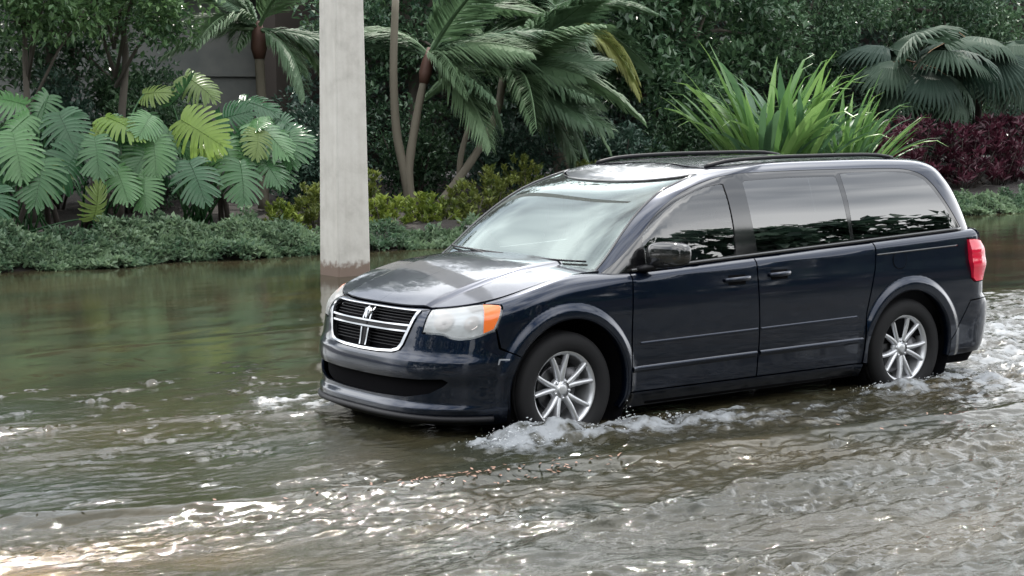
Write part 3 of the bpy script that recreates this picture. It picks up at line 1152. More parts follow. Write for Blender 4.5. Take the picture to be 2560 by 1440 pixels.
# ------------------------------------------------------------------ wheels
def tyre_mesh():
    g = Geo()
    w = .112
    prof = [(.240, w * .70), (.248, w * .90), (.268, w * 1.0), (.300, w * 1.03), (.330, w * .97), (.346, w * .88), (.356, w * .74), (.361, w * .55),
            (.3625, w * .50), (.3565, w * .46), (.3565, w * .40), (.363, w * .37), (.3635, w * .12), (.357, w * .10), (.357, w * .04), (.3635, w * .02)]
    prof = prof + [(r, -y) for r, y in reversed(prof)]
    g.lathe([(r, -y) for r, y in prof], 72)
    return g.mesh("tyre", M_TYRE)


def rim_mesh():
    g = Geo()
    # barrel and lip, outer face towards -Y
    g.lathe([(.195, .09), (.198, .02), (.205, -.05), (.214, -.072), (.222, -.080), (.230, -.083), (.234, -.080), (.234, -.066)], 64)
    # five pairs of spokes, each tapering to the lip
    for k in range(10):
        a0 = 2 * np.pi * (k // 2) / 5 + (-.275 if k % 2 == 0 else .275) + np.pi / 2 + .13
        ah = 2 * np.pi * (k // 2) / 5 + (-.17 if k % 2 == 0 else .17) + np.pi / 2 + .13
        n = 7
        R_ = np.linspace(.052, .216, n)
        A_ = np.linspace(ah, a0, n)
        Y_ = -.052 - .026 * np.sin(np.linspace(.1, 1.45, n))
        wd = np.linspace(.019, .0135, n)
        V = []
        for r, a, y, w_ in zip(R_, A_, Y_, wd):
            c = np.array([math.cos(a), 0, math.sin(a)])
            tdir = np.array([-math.sin(a), 0, math.cos(a)])
            V += [c * r + tdir * w_ + [0, y + .030, 0], c * r + tdir * w_ * .8 + [0, y + .003, 0], c * r + tdir * w_ * .35 + [0, y - .004, 0],
                  c * r - tdir * w_ * .35 + [0, y - .004, 0], c * r - tdir * w_ * .8 + [0, y + .003, 0], c * r - tdir * w_ + [0, y + .030, 0]]
        F = [(i * 6 + j, i * 6 + j + 1, (i + 1) * 6 + j + 1, (i + 1) * 6 + j) for i in range(n - 1) for j in range(5)]
        g.add(V, F)
    g.lathe([(.0, -.066), (.026, -.066), (.032, -.062), (.034, -.054), (.058, -.052), (.070, -.044), (.074, -.020)], 40)
    for k in range(5):
        a = 2 * np.pi * k / 5 + np.pi / 2 + .13 + np.pi / 5
        b = Geo().lathe([(.0, -.010), (.008, -.010), (.0095, -.006), (.0095, .014)], 10)
        g.add(np.concatenate(b.V) + [.053 * math.cos(a), -.050, .053 * math.sin(a)], b.F)
    return g.mesh("rim", M_ALLOY)


def disc_mesh():
    g = Geo()
    g.lathe([(.0, .0), (.14, .0), (.15, .004), (.15, .02), (.0, .02)], 40)
    g.box((.09, -.02, .07), (.10, .06, .12))
    g.lathe([(.0, .06), (.19, .06)], 40)
    return g.mesh("brake_disc", [M_DISC])


TY, RM, DS = tyre_mesh(), rim_mesh(), disc_mesh()
for (x, sgn, zc) in ((0.0, 1, .362), (3.078, 1, .362), (0.0, -1, .362), (3.078, -1, .362)):
    w = bpy.data.objects.new("wheel", None)
    COL.objects.link(w)
    w.parent = van
    w.location = (x, -.842 * sgn, zc)
    w.rotation_euler = (0, .62 if x > 1 else 0.0, 0 if sgn == 1 else math.pi)
    link("tyre", TY, w)
    link("rim", RM, w, scale=(1.045, 1.0, 1.045))
    link("brake_disc", DS, w)

# ------------------------------------------------------------------ inside
def seat(x, y, w=.52, name="seat"):
    g = Geo()
    g.superbox((x, y, .62), (.52, w, .18), 4, 20, 10)
    back = Geo().superbox((0, 0, 0), (.17, w * .96, .66), 4, 20, 12)
    P = np.concatenate(back.V) @ roty(.26).T + np.array([x + .33, y, .97])
    g.add(P, back.F)
    s = g.obj(name, M_SEAT, van)
    for dy in ((0,) if w < .8 else (-.36, .36)):
        g = Geo()
        hr = Geo().superbox((0, 0, 0), (.10, .27, .19), 3, 18, 10)
        g.add(np.concatenate(hr.V) @ roty(.2).T + np.array([x + .44, y + dy, 1.385]), hr.F)
        g.tube([(x + .41, y + dy - .06, 1.2), (x + .435, y + dy - .06, 1.36)], .008, 6)
        g.tube([(x + .41, y + dy + .06, 1.2), (x + .435, y + dy + .06, 1.36)], .008, 6)
        g.obj("headrest", M_SEAT, s)
for y in (-.40, .40):
    seat(1.02, y)
    seat(1.90, y)
seat(2.78, 0, 1.30)
g = Geo()
g.superbox((.72, 0, .93), (.62, 1.62, .34), 5, 30, 12)
g.superbox((.92, -.40, 1.06), (.22, .44, .10), 3, 20, 10)
g.obj("dashboard", M_DASH, van)
ring = Geo()
a = np.linspace(0, 2 * np.pi, 37)
P = np.stack([0 * a, .185 * np.cos(a), .185 * np.sin(a)], -1) @ roty(-.55).T + np.array([1.08, -.40, 1.02])
ring.tube(P, .015, 8, cap=False)
ring.tube(np.array([P[0], [1.09, -.40, 1.01], P[18]]), .016, 6)
ring.obj("steering_wheel", M_DASH, van)
g = Geo()
g.superbox((1.03, 0, 1.49), (.03, .24, .065), 3, 18, 9)
g.tube([(1.03, 0, 1.50), (1.0, 0, 1.56)], .01, 6)
g.obj("rear_view_mirror", M_DASH, van)
g = Geo()
g.box((2.1, 0, .42), (3.2, 1.7, .04))
g.box((2.1, -.885, .74), (3.0, .02, .60))
g.box((2.1, .885, .74), (3.0, .02, .60))
g.obj("cabin_floor", M_DARK, van)
# headlining follows the roof
hl_ = panel(roof, [(1.2, 0), (1.2, .60), (3.6, .60), (3.7, 0)], out=upward, step=.12, gap=0, depth=0, lift=-.035)
panels_obj("headlining", both(hl_), simple("grey headlining", (.16, .16, .155), .9), van)


# ------------------------------------------------------------------ ground, road and flood water
WZ = 0.12                                  # level of the flood water above the road


def axis(parts):
    out = [parts[0][0]]
    for a, b, st in parts:
        n = max(1, int(round((b - a) / st)))
        out += list(a + (b - a) * np.arange(1, n + 1) / n)
    return np.array(out)


def grid_faces(nx, ny):
    i = np.arange(nx * ny).reshape(nx, ny)
    return np.stack([i[:-1, :-1], i[1:, :-1], i[1:, 1:], i[:-1, 1:]], -1).reshape(-1, 4)


def bank(X, Y):
    return -.10 + .46 * sstep(11.0, 12.7, Y) + .10 * sstep(12.7, 14.5, Y) + .25 * sstep(14.5, 22, Y)


gx = axis([(-400, -20, 95), (-20, 40, .6), (40, 400, 90)])
gy = axis([(10.6, 20, .25), (20, 40, 2.0), (40, 600, 140)])
A, B = np.meshgrid(gx, gy, indexing='ij')
P2 = np.stack([A.ravel(), B.ravel()], -1)
Z = bank(P2[:, 0], P2[:, 1]) + .05 * fbm(P2 * .8, 3, 3) + .03 * vnoise(P2 * 2.6, 9)
m, nt, b = node_mat("dark mulch soil")
tc = nt.nodes.new("ShaderNodeTexCoord")
n = add_noise(nt, 9.0, 8.0, tc.outputs["Object"], .7)
r = add_ramp(nt, n.outputs["Fac"], [(.30, (.008, .006, .005)), (.55, (.018, .014, .011)), (.75, (.036, .029, .023))])
nt.links.new(r.outputs["Color"], b.inputs["Base Color"])
b.inputs["Roughness"].default_value = .9
add_bump(nt, b, n.outputs["Fac"], .8, .05)
M_SOIL = m
tag(link("ground", mesh_from("ground", np.column_stack([P2, Z]), grid_faces(len(gx), len(gy)), m)), kind="structure")

m, nt, b = node_mat("wet asphalt")
tc = nt.nodes.new("ShaderNodeTexCoord")
n = add_noise(nt, 60.0, 5.0, tc.outputs["Object"])
r = add_ramp(nt, n.outputs["Fac"], [(.3, (.03, .03, .03)), (.7, (.06, .06, .058))])
nt.links.new(r.outputs["Color"], b.inputs["Base Color"])
g = Geo()
g.add([(-400, -300, 0), (400, -300, 0), (400, 10.8, 0), (-400, 10.8, 0)], [(0, 1, 2, 3)])
tag(g.obj("road", m), kind="structure")

# the bank on the other side of the road, behind the viewpoint
g = Geo()
g.add([(-400, -600, .5), (400, -600, .5), (400, -19, .45), (-400, -19, .45), (400, -16, -.05), (-400, -16, -.05)], [(0, 1, 2, 3), (3, 2, 4, 5)])
tag(g.obj("far_bank", M_SOIL), kind="structure")

# height of the water: still puddle, bow waves of the van, wash in front and behind
wx = axis([(-500, -30, 120), (-30, -7, .5), (-7, -4.2, .05), (-4.2, 5.0, .021), (5.0, 9.0, .035), (9, 24, .12), (24, 60, 4), (60, 500, 110)])
wy = axis([(-17, -9, 1.0), (-9, -6.0, .06), (-6.0, -.6, .0165), (-.6, 3.0, .03), (3.0, 13.0, .065)])
A, B = np.meshgrid(wx, wy, indexing='ij')
X, Y = A.ravel(), B.ravel()
P2 = np.stack([X, Y], -1)
crest_x = np.array([-9, -5.5, -3.70, -3.21, -2.56, -1.71, -.58, .33, 1.21, 2.18, 4, 8])
crest_y = np.array([1.6, -.3, -1.29, -1.52, -1.70, -1.80, -1.93, -1.97, -2.05, -2.10, -2.3, -2.6])
yc = np.interp(X, crest_x, crest_y) + .06 * vnoise(P2 * [1.3, .2], 21) + .03 * vnoise(P2 * [4.0, .6], 22)
dc = Y - yc                                # > 0 on the van's side of the crest
near = sstep(.10, -.35, dc)                # the wash outside the crest
far_fade = sstep(9.0, 3.5, Y)
front = sstep(.3, -1.6, X) * sstep(-.1, .5, dc)
grp = .55 + .45 * np.clip(fbm(P2 * [.55, 1.1], 3, 31), -1, 1)
warp = np.stack([.10 * fbm(P2 * 1.7, 3, 41), .10 * fbm(P2 * 1.7 + 9, 3, 42)], -1)
Q = P2 + warp
rs = np.random.default_rng(5)


def waves(n, l0, l1, ang, spread, steep):
    h = np.zeros(len(X))
    for _ in range(n):
        lam = math.exp(rs.uniform(math.log(l0), math.log(l1)))
        th = ang + rs.normal(0, spread)
        k = 2 * np.pi / lam
        ph = k * (Q[:, 0] * math.cos(th) + Q[:, 1] * math.sin(th)) + rs.uniform(0, 6.28)
        s = np.sin(ph)
        h += steep * lam / 6.28 * (s + .22 * np.cos(2 * ph))
    return h / math.sqrt(n)


chop_big = waves(16, .35, 1.0, math.pi / 2 - .10, .40, .13)
chop_mid = waves(30, .13, .34, math.pi / 2 - .10, .36, .25)
chop_fin = waves(44, .05, .13, math.pi / 2 - .08, .38, .60)
calm = waves(14, .25, .9, math.pi / 2 + .4, .5, .022)
band = .5 + .5 * np.sin(dc * 5.2 + 2.2 * fbm(P2 * [.35, .8], 3, 33) + .6)
ampN = near * (0.26 + .50 * np.clip(grp, 0, 1) + .52 * band) * (1 - .6 * sstep(-1.6, -3.2, X) * sstep(-1.9, -2.6, Y))
ampF = front * sstep(4.2, .4, Y) * (.18 + .35 * sstep(-5.0, -1.5, X)) * np.clip(grp, .05, 1) * .8
side_w = sstep(-.05, .35, dc) * sstep(-1.6, -.4, X) * sstep(-.2, -1.1, Y) * sstep(9, 6, X)
rear = sstep(3.2, 4.2, X) * sstep(3.4, 1.6, Y) * sstep(24, 9, X) * sstep(-.05, .3, dc)
H = ampN * (chop_big + chop_mid + chop_fin)
H += ampF * (.5 * chop_big + chop_mid + chop_fin)
H += calm * (.35 + .65 * far_fade)
H += side_w * (.35 * chop_mid + .35 * chop_fin + .014 * fbm(P2 * 6, 4, 51))
H += rear * (.7 * chop_big + .9 * chop_mid + .6 * chop_fin + .03 * fbm(P2 * 3.2, 4, 52))
fl = np.clip(fbm(P2 * [3.2, 7.0], 3, 88) - .30, 0, 1) * 2.6
H += fl * (.65 * chop_fin + .25 * chop_mid) * sstep(.6, -1.2, X) * sstep(-.1, .4, dc) * sstep(4.8, 2.0, Y) * sstep(-9, -5, X)
# bow wave crest on the near side and the ripples running ahead of the bumper
H += .045 * np.exp(-(dc / .13) ** 2) * sstep(-6, -3.2, X) * sstep(7, 2, X) + .030 * sstep(.05, -.25, dc) * sstep(-4, -10, Y * 0 + dc - 5)
for (px_, py_, amp, wdt) in (([-6, -2.86, -2.35, -1.8, -1.03, -.75], [1.3, 1.04, .93, .88, .66, .5], .015, .09),
                             ([-8, -1.63, -.72, .74, 1.46, 3], [4.4, 4.40, 4.36, 4.5, 4.52, 4.6], .007, .12),
                             ([-7, -3.3, -2.2, -1.2, -.8], [.5, .25, .12, -.05, -.2], .010, .09),
                             ([-7, -2.41, -1.51, .06, 2.14, 5], [-4.2, -3.46, -3.15, -2.89, -2.71, -2.6], .05, .16)):
    yy = np.interp(X, px_, py_) + .08 * vnoise(P2 * [1.1, .3], int(amp * 1000)) + .05 * vnoise(P2 * [3.7, .5], 77)
    H += amp * np.exp(-((Y - yy) / wdt) ** 2) * sstep(px_[0] - .2, px_[1], X) * sstep(px_[-1] + .1, px_[-2], X) * (.6 + .5 * grp)
# the churned water thrown up by the tyres
def lump(cx, cy, sx, sy, h):
    return h * np.exp(-((X - cx) / sx) ** 2 - ((Y - cy) / sy) ** 2)
tn = .5 + .5 * np.clip(fbm(P2 * 5.0, 3, 61), -1, 1)
churn = (lump(-.44, -1.10, .27, .17, .085) + lump(-.04, -1.17, .32, .15, .058) + lump(.48, -1.14, .22, .14, .055) + lump(1.05, -1.22, .55, .16, .026)
         + lump(1.8, -1.25, .7, .16, .016) + lump(2.78, -1.12, .26, .15, .045) + lump(3.15, -1.14, .32, .14, .050) + lump(3.70, -1.10, .45, .22, .035)
         + lump(3.9, -1.75, .8, .2, .03))
H += churn * (.50 + .7 * tn) + .03 * (churn > .02) * (tn - .5)
# keep it low where the body sits
inside_van = sstep(1.0, .8, np.abs(Y)) * sstep(-1.0, -.8, X) * sstep(4.2, 4.0, X)
H *= 1 - .8 * inside_van

f1 = fbm(P2 * [9.0, 13.0], 5, 71, .62)
f2 = fbm(P2 * [2.2, 3.4], 3, 72)
foam = np.clip(churn / .05, 0, 1.0) * (.62 + .26 * f1 + .22 * f2)
trail = sstep(3.0, 4.6, X) * sstep(2.6, 1.0, Y) * sstep(-2.4, -1.2, Y) * sstep(22, 6, X)
foam += trail * (.38 + .62 * f1 + .35 * f2)
streak = sstep(2.6, 3.6, X) * np.exp(-((Y + 1.78) / .34) ** 2)
foam += streak * (.35 + .6 * f1 + .3 * f2)
foam += side_w * sstep(-.95, -1.15, Y) * (.10 + .55 * f1 + .25 * f2) * .7
foam += np.exp(-((dc - .0) / .10) ** 2) * sstep(-6, -2, X) * (.02 + .45 * f1) * .55
foam += near * grp * np.clip(fbm(P2 * [5, 9], 4, 75) - .48, 0, 1) * .7
bumpL = np.exp(-((X + .75) / .45) ** 2 - ((Y - .95) / .55) ** 2)
foam += bumpL * (.30 + .75 * f1)
foam += front * np.clip(fbm(P2 * [4, 13], 4, 76) - .95, 0, 1) * 1.6 * sstep(6, 2, Y)
foam = np.clip(foam, 0, 1)
H += .010 * foam * f1
WATER_H = H
m, nt, b = node_mat("muddy flood water")
tc = nt.nodes.new("ShaderNodeTexCoord")
mp = nt.nodes.new("ShaderNodeMapping")
mp.inputs["Scale"].default_value = (.45, .9, 1)
nt.links.new(tc.outputs["Object"], mp.inputs["Vector"])
n = add_noise(nt, .9, 4.0, mp.outputs["Vector"])
r = add_ramp(nt, n.outputs["Fac"], [(.30, (.017, .021, .014)), (.52, (.033, .030, .017)), (.72, (.050, .041, .022))])
at_ = nt.nodes.new("ShaderNodeAttribute")
at_.attribute_name = "foam"
n2 = add_noise(nt, 38.0, 5.0, tc.outputs["Object"], .7)
mt = nt.nodes.new("ShaderNodeMath"); mt.operation = 'MULTIPLY_ADD'
nt.links.new(n2.outputs["Fac"], mt.inputs[0]); mt.inputs[1].default_value = .9; mt.inputs[2].default_value = -.45
ma = nt.nodes.new("ShaderNodeMath"); ma.operation = 'ADD'
nt.links.new(at_.outputs["Fac"], ma.inputs[0]); nt.links.new(mt.outputs[0], ma.inputs[1])
fr = add_ramp(nt, ma.outputs[0], [(.22, (0, 0, 0)), (1.0, (1, 1, 1))])
as_ = nt.nodes.new("ShaderNodeAttribute")
as_.attribute_name = "silt"
ms = nt.nodes.new("ShaderNodeMix"); ms.data_type = 'RGBA'
nt.links.new(as_.outputs["Fac"], ms.inputs["Factor"])
nt.links.new(r.outputs["Color"], ms.inputs["A"])
ms.inputs["B"].default_value = (.13, .083, .032, 1)
mx = nt.nodes.new("ShaderNodeMix"); mx.data_type = 'RGBA'
nt.links.new(fr.outputs["Color"], mx.inputs["Factor"])
nt.links.new(ms.outputs["Result"], mx.inputs["A"])
mx.inputs["B"].default_value = (.25, .265, .28, 1)
nt.links.new(mx.outputs["Result"], b.inputs["Base Color"])
rr = nt.nodes.new("ShaderNodeMapRange")
rr.inputs["To Min"].default_value = .035
rr.inputs["To Max"].default_value = .55
nt.links.new(fr.outputs["Color"], rr.inputs["Value"])
nt.links.new(rr.outputs["Result"], b.inputs["Roughness"])
b.inputs["IOR"].default_value = 1.34
mp2 = nt.nodes.new("ShaderNodeMapping")
mp2.inputs["Scale"].default_value = (.7, 1.3, 1)
nt.links.new(tc.outputs["Object"], mp2.inputs["Vector"])
n3 = add_noise(nt, 16.0, 5.0, mp2.outputs["Vector"], .6)
bp_ = add_bump(nt, b, n3.outputs["Fac"], .3, .02)
at2 = nt.nodes.new("ShaderNodeAttribute")
at2.attribute_name = "chop"
nt.links.new(at2.outputs["Fac"], bp_.inputs["Strength"])
me = mesh_from("water", np.column_stack([P2, WZ + H]), grid_faces(len(wx), len(wy)), m)
fa = me.attributes.new("foam", 'FLOAT', 'POINT')
fa.data.foreach_set("value", foam.astype(np.float32))
silt = np.exp(-((X + 4.0) / .75) ** 2 - ((Y + 2.25) / .40) ** 2) * (.75 + .5 * f2) + .35 * np.exp(-((X + 2.2) / 1.2) ** 2 - ((Y + 2.6) / .35) ** 2) * (.4 + .6 * f2)
sa = me.attributes.new("silt", 'FLOAT', 'POINT')
sa.data.foreach_set("value", np.clip(silt, 0, 1).astype(np.float32))
ca = me.attributes.new("chop", 'FLOAT', 'POINT')
ca.data.foreach_set("value", (.05 + .40 * near + .25 * front * sstep(4, 1, Y) + .2 * side_w + .3 * rear).astype(np.float32))
tag(link("water", me), kind="structure")

# ------------------------------------------------------------------ spray thrown by the tyres
M_SPRAY = simple("churned spray", (.48, .50, .52), .4)
def ico():
    t = (1 + 5 ** .5) / 2
    v = np.array([(-1, t, 0), (1, t, 0), (-1, -t, 0), (1, -t, 0), (0, -1, t), (0, 1, t), (0, -1, -t), (0, 1, -t), (t, 0, -1), (t, 0, 1), (-t, 0, -1), (-t, 0, 1)], float)
    v /= np.linalg.norm(v[0])
    f = [(0, 11, 5), (0, 5, 1), (0, 1, 7), (0, 7, 10), (0, 10, 11), (1, 5, 9), (5, 11, 4), (11, 10, 2), (10, 7, 6), (7, 1, 8), (3, 9, 4), (3, 4, 2), (3, 2, 6), (3, 6, 8), (3, 8, 9), (4, 9, 5), (2, 4, 11), (6, 2, 10), (8, 6, 7), (9, 8, 1)]
    return v, np.array(f)
IV, IF = ico()
def droplets(name, label, clusters):
    C, S = [], []
    for (cx, cy, sx, sy, hz, n, r0) in clusters:
        p = RNG.normal(0, 1, (n, 2)) * [sx, sy] + [cx, cy]
        e = np.exp(-((p[:, 0] - cx) / sx) ** 2 * .5 - ((p[:, 1] - cy) / sy) ** 2 * .5)
        z = WZ + .02 + hz * e * RNG.beta(1.2, 2.4, n)
        C.append(np.column_stack([p, z]))
        S.append(r0 * np.exp(RNG.normal(0, .45, n)))
    C, S = np.concatenate(C), np.concatenate(S)
    st = np.stack([RNG.uniform(.8, 1.9, len(C)), RNG.uniform(.7, 1.2, len(C)), RNG.uniform(.6, 1.1, len(C))], -1)
    V = (IV[None] * (S[:, None] * st)[:, None, :] + C[:, None, :]).reshape(-1, 3)
    F = (IF[None] + (np.arange(len(C)) * 12)[:, None, None]).reshape(-1, 3)
    return tag(link(name, mesh_from(name, V, F, M_SPRAY)), label, "spray", kind="stuff")
droplets("water_spray", "white churned spray around the front wheel of the minivan",
         [(-.46, -1.10, .16, .10, .15, 420, .0030), (-.05, -1.20, .24, .07, .07, 220, .0028), (.34, -1.12, .04, .04, .18, 130, .0030), (.62, -1.15, .18, .06, .07, 140, .0028)])
droplets("water_spray", "pale spray at the rear wheel of the minivan",
         [(2.75, -1.10, .18, .09, .06, 120, .0028), (3.15, -1.14, .22, .08, .06, 140, .0028), (3.62, -1.06, .26, .12, .05, 120, .0028)])

# leaf litter caught in the froth of the crest
n = 150
lx = np.concatenate([RNG.normal(-1.15, .50, 110), RNG.uniform(-4.5, 3.5, 40)])
ly = np.interp(lx, crest_x, crest_y) - .03 + RNG.normal(0, .09, n)
lz = WZ + H.reshape(len(wx), len(wy))[np.clip(np.searchsorted(wx, lx), 0, len(wx) - 1), np.clip(np.searchsorted(wy, ly), 0, len(wy) - 1)] + .004
ang = RNG.uniform(0, 6.28, n)
V, F = [], []
for k in range(n):
    L_, W_ = RNG.uniform(.018, .042), RNG.uniform(.010, .020)
    c, s_ = math.cos(ang[k]), math.sin(ang[k])
    for a, b_, h in ((-1, 0, 0), (0, -1, .004), (1, 0, .006), (0, 1, .002)):
        V.append((lx[k] + a * L_ * c / 2 - b_ * W_ * s_ / 2, ly[k] + a * L_ * s_ / 2 + b_ * W_ * c / 2, lz[k] + h))
    F.append((4 * k, 4 * k + 1, 4 * k + 2, 4 * k + 3))
tag(link("leaf_litter", mesh_from("leaf_litter", V, F, simple("rusty dead leaf", (.16, .065, .035), .6), False)), "rust brown dead leaves floating on the wave crest in front of the van", "leaf litter", kind="stuff")

# ------------------------------------------------------------------ concrete pole standing in the water
pole = thing("utility_pole", "square pale concrete utility pole standing in the flood water with a dark wet foot", "utility pole", (4.17, 8.80, 0))
m, nt, b = node_mat("weathered pale concrete")
tc = nt.nodes.new("ShaderNodeTexCoord")
n = add_noise(nt, 3.0, 7.0, tc.outputs["Object"], .65)
mp = nt.nodes.new("ShaderNodeMapping"); mp.inputs["Scale"].default_value = (9, 9, .5)
nt.links.new(tc.outputs["Object"], mp.inputs["Vector"])
n2 = add_noise(nt, 1.6, 5.0, mp.outputs["Vector"])
r1 = add_ramp(nt, n.outputs["Fac"], [(.30, (.40, .385, .355)), (.50, (.50, .485, .45)), (.72, (.56, .545, .51))])
r2 = add_ramp(nt, n2.outputs["Fac"], [(.30, (.80, .78, .76)), (.55, (1, 1, 1))])
mm = nt.nodes.new("ShaderNodeMix"); mm.data_type = 'RGBA'; mm.blend_type = 'MULTIPLY'; mm.inputs["Factor"].default_value = .4
nt.links.new(r1.outputs["Color"], mm.inputs["A"]); nt.links.new(r2.outputs["Color"], mm.inputs["B"])
sp = nt.nodes.new("ShaderNodeSeparateXYZ"); nt.links.new(tc.outputs["Object"], sp.inputs[0])
nw = add_noise(nt, 14.0, 3.0, tc.outputs["Object"])
ad = nt.nodes.new("ShaderNodeMath"); ad.operation = 'MULTIPLY_ADD'; nt.links.new(nw.outputs["Fac"], ad.inputs[0]); ad.inputs[1].default_value = .20
nt.links.new(sp.outputs["Z"], ad.inputs[2])
wet = nt.nodes.new("ShaderNodeMapRange"); wet.inputs["From Min"].default_value = .33; wet.inputs["From Max"].default_value = .40
nt.links.new(ad.outputs[0], wet.inputs["Value"])
m2 = nt.nodes.new("ShaderNodeMix"); m2.data_type = 'RGBA'
nt.links.new(wet.outputs["Result"], m2.inputs["Factor"])
m2.inputs["A"].default_value = (.17, .125, .10, 1)
nt.links.new(mm.outputs["Result"], m2.inputs["B"])
nt.links.new(m2.outputs["Result"], b.inputs["Base Color"])
b.inputs["Roughness"].default_value = .85
add_bump(nt, b, n.outputs["Fac"], .25, .02)
g = Geo()
zs_ = np.linspace(-.3, 11.0, 24)
V, F = [], []
for z in zs_:
    s = .225 - .0090 * z
    ch = .018
    for (a, c) in ((-s + ch, -s), (s - ch, -s), (s, -s + ch), (s, s - ch), (s - ch, s), (-s + ch, s), (-s, s - ch), (-s, -s + ch)):
        V.append((a, c, z))
for i in range(len(zs_) - 1):
    for j in range(8):
        F.append((i * 8 + j, i * 8 + (j + 1) % 8, (i + 1) * 8 + (j + 1) % 8, (i + 1) * 8 + j))
F.append(tuple(range((len(zs_) - 1) * 8, len(zs_) * 8)))
g.add(V, F)
g.obj("shaft", m, pole, smooth=False)

# ------------------------------------------------------------------ planting behind the water
def leaf_mat(name, c0, c1, trans, rough=.42, tcol=None):
    """leaf: colour varies from leaf to leaf (attribute 'tone'), lets some light through"""
    m, nt, b = node_mat(name)
    at_ = nt.nodes.new("ShaderNodeAttribute"); at_.attribute_name = "tone"
    r = add_ramp(nt, at_.outputs["Fac"], [(0.0, c0), (1.0, c1)])
    nt.links.new(r.outputs["Color"], b.inputs["Base Color"])
    b.inputs["Roughness"].default_value = rough
    b.inputs["Specular IOR Level"].default_value = .45
    t = nt.nodes.new("ShaderNodeBsdfTranslucent")
    if tcol is None:
        nt.links.new(r.outputs["Color"], t.inputs["Color"])
    else:
        t.inputs["Color"].default_value = (*tcol, 1)
    mx = nt.nodes.new("ShaderNodeMixShader")
    mx.inputs["Fac"].default_value = trans
    nt.links.new(b.outputs[0], mx.inputs[1]); nt.links.new(t.outputs[0], mx.inputs[2])
    nt.links.new(mx.outputs[0], nt.nodes["Material Output"].inputs["Surface"])
    return m


def norm(v):
    return v / (np.linalg.norm(v, axis=-1, keepdims=True) + 1e-9)


def leaves_mesh(name, P, D, N, L, W, mat, fold=.18, tone=None):
    """folded two-triangle leaves"""
    D = norm(D)
    S = norm(np.cross(D, N))
    N = np.cross(S, D)
    L = L[:, None]; W = W[:, None]
    a = P
    b = P + D * L * .45 + S * W * .5 + N * W * fold
    c = P + D * L - N * L * .12
    d = P + D * L * .45 - S * W * .5 + N * W * fold
    n = len(P)
    V = np.stack([a, b, c, d], 1).reshape(-1, 3)
    i = np.arange(n)[:, None] * 4
    F = np.concatenate([i + [0, 1, 2], i + [0, 2, 3]], 1).reshape(-1, 3)
    me = mesh_from(name, V, F, mat, False)
    t = RNG.uniform(0, 1, n) if tone is None else tone
    at_ = me.attributes.new("tone", 'FLOAT', 'POINT')
    at_.data.foreach_set("value", np.repeat(np.clip(t, 0, 1), 4).astype(np.float32))
    return me


def rnd_dir(n):
    v = RNG.normal(0, 1, (n, 3))
    return norm(v)


def cloud(name, clumps, n, L, W, mat, up=.4, out=.6, clump_r=.28, flat=1.0, fold=.18):
    """leaves in clumps: clumps (k,4) centre + radius"""
    k = RNG.integers(0, len(clumps), n)
    c = clumps[k]
    d = rnd_dir(n)
    rad = RNG.uniform(.25, 1.0, n) ** .5
    P = c[:, :3] + d * (c[:, 3] * rad)[:, None] * [1, 1, flat]
    D = d * out + rnd_dir(n) * .6 + [0, 0, up]
    N = rnd_dir(n) * .5 + [0, 0, 1.0]
    s = RNG.uniform(.7, 1.25, n)
    tk = RNG.uniform(0, 1, len(clumps))
    tone = .5 * tk[k] + .5 * RNG.uniform(0, 1, n)
    return leaves_mesh(name, P, D, N, L * s, W * s, mat, fold, tone)


def clumps_in(c, r, n, cr, shell=.55):
    d = rnd_dir(n)
    q = RNG.uniform(shell, 1.0, n)[:, None]
    P = np.array(c) + d * q * np.array(r)
    return np.column_stack([P, RNG.uniform(.7, 1.3, n) * cr])


M_BARK = simple("grey brown bark", (.085, .075, .062), .9)
M_BARKD = simple("dark bark", (.040, .032, .027), .9)
M_PALMT = simple("ringed grey palm bark", (.14, .125, .095), .85)
M_SHAFT = simple("rusty brown crownshaft", (.085, .040, .028), .7)
M_GC = leaf_mat("grey green ground cover", (.060, .115, .066), (.19, .27, .155), .28)
M_CROT = leaf_mat("yellow green croton leaf", (.065, .115, .020), (.27, .33, .055), .30)
M_CROTD = leaf_mat("olive croton leaf", (.060, .095, .024), (.20, .23, .05), .30)
M_TREE = leaf_mat("dark glossy tree leaf", (.032, .072, .046), (.105, .185, .090), .22, .26)
M_TREE2 = leaf_mat("mid green tree leaf", (.045, .105, .050), (.15, .26, .095), .28, .36)
M_HEDGE = leaf_mat("deep green hedge leaf", (.027, .060, .047), (.075, .140, .094), .18, .4)
M_RED = leaf_mat("burgundy leaf", (.040, .012, .022), (.110, .026, .044), .25, .38)
M_MON = leaf_mat("split leaf green", (.030, .098, .042), (.090, .20, .075), .26, .26)
M_MONY = leaf_mat("backlit split leaf yellow green", (.16, .27, .05), (.30, .42, .10), .48, .34)  # backlit glow of the brightest leaves put into their colour
M_MONO = leaf_mat("olive split leaf", (.13, .20, .055), (.20, .28, .08), .36, .34)
M_STRAP = leaf_mat("strap leaf green", (.090, .20, .060), (.22, .37, .115), .34, .34)
M_STRAPB = leaf_mat("blue green strap leaf", (.060, .135, .070), (.11, .21, .10), .30, .34)
M_FROND = leaf_mat("palm frond green", (.066, .125, .070), (.13, .21, .105), .30, .6)
M_FRONDY = leaf_mat("yellowing palm frond", (.17, .22, .06), (.30, .32, .10), .38, .45)
M_FAN = leaf_mat("fan palm green", (.026, .055, .040), (.055, .095, .060), .28, .7)
M_FANB = leaf_mat("brown palm stalk", (.16, .09, .045), (.24, .14, .07), .2, .7)


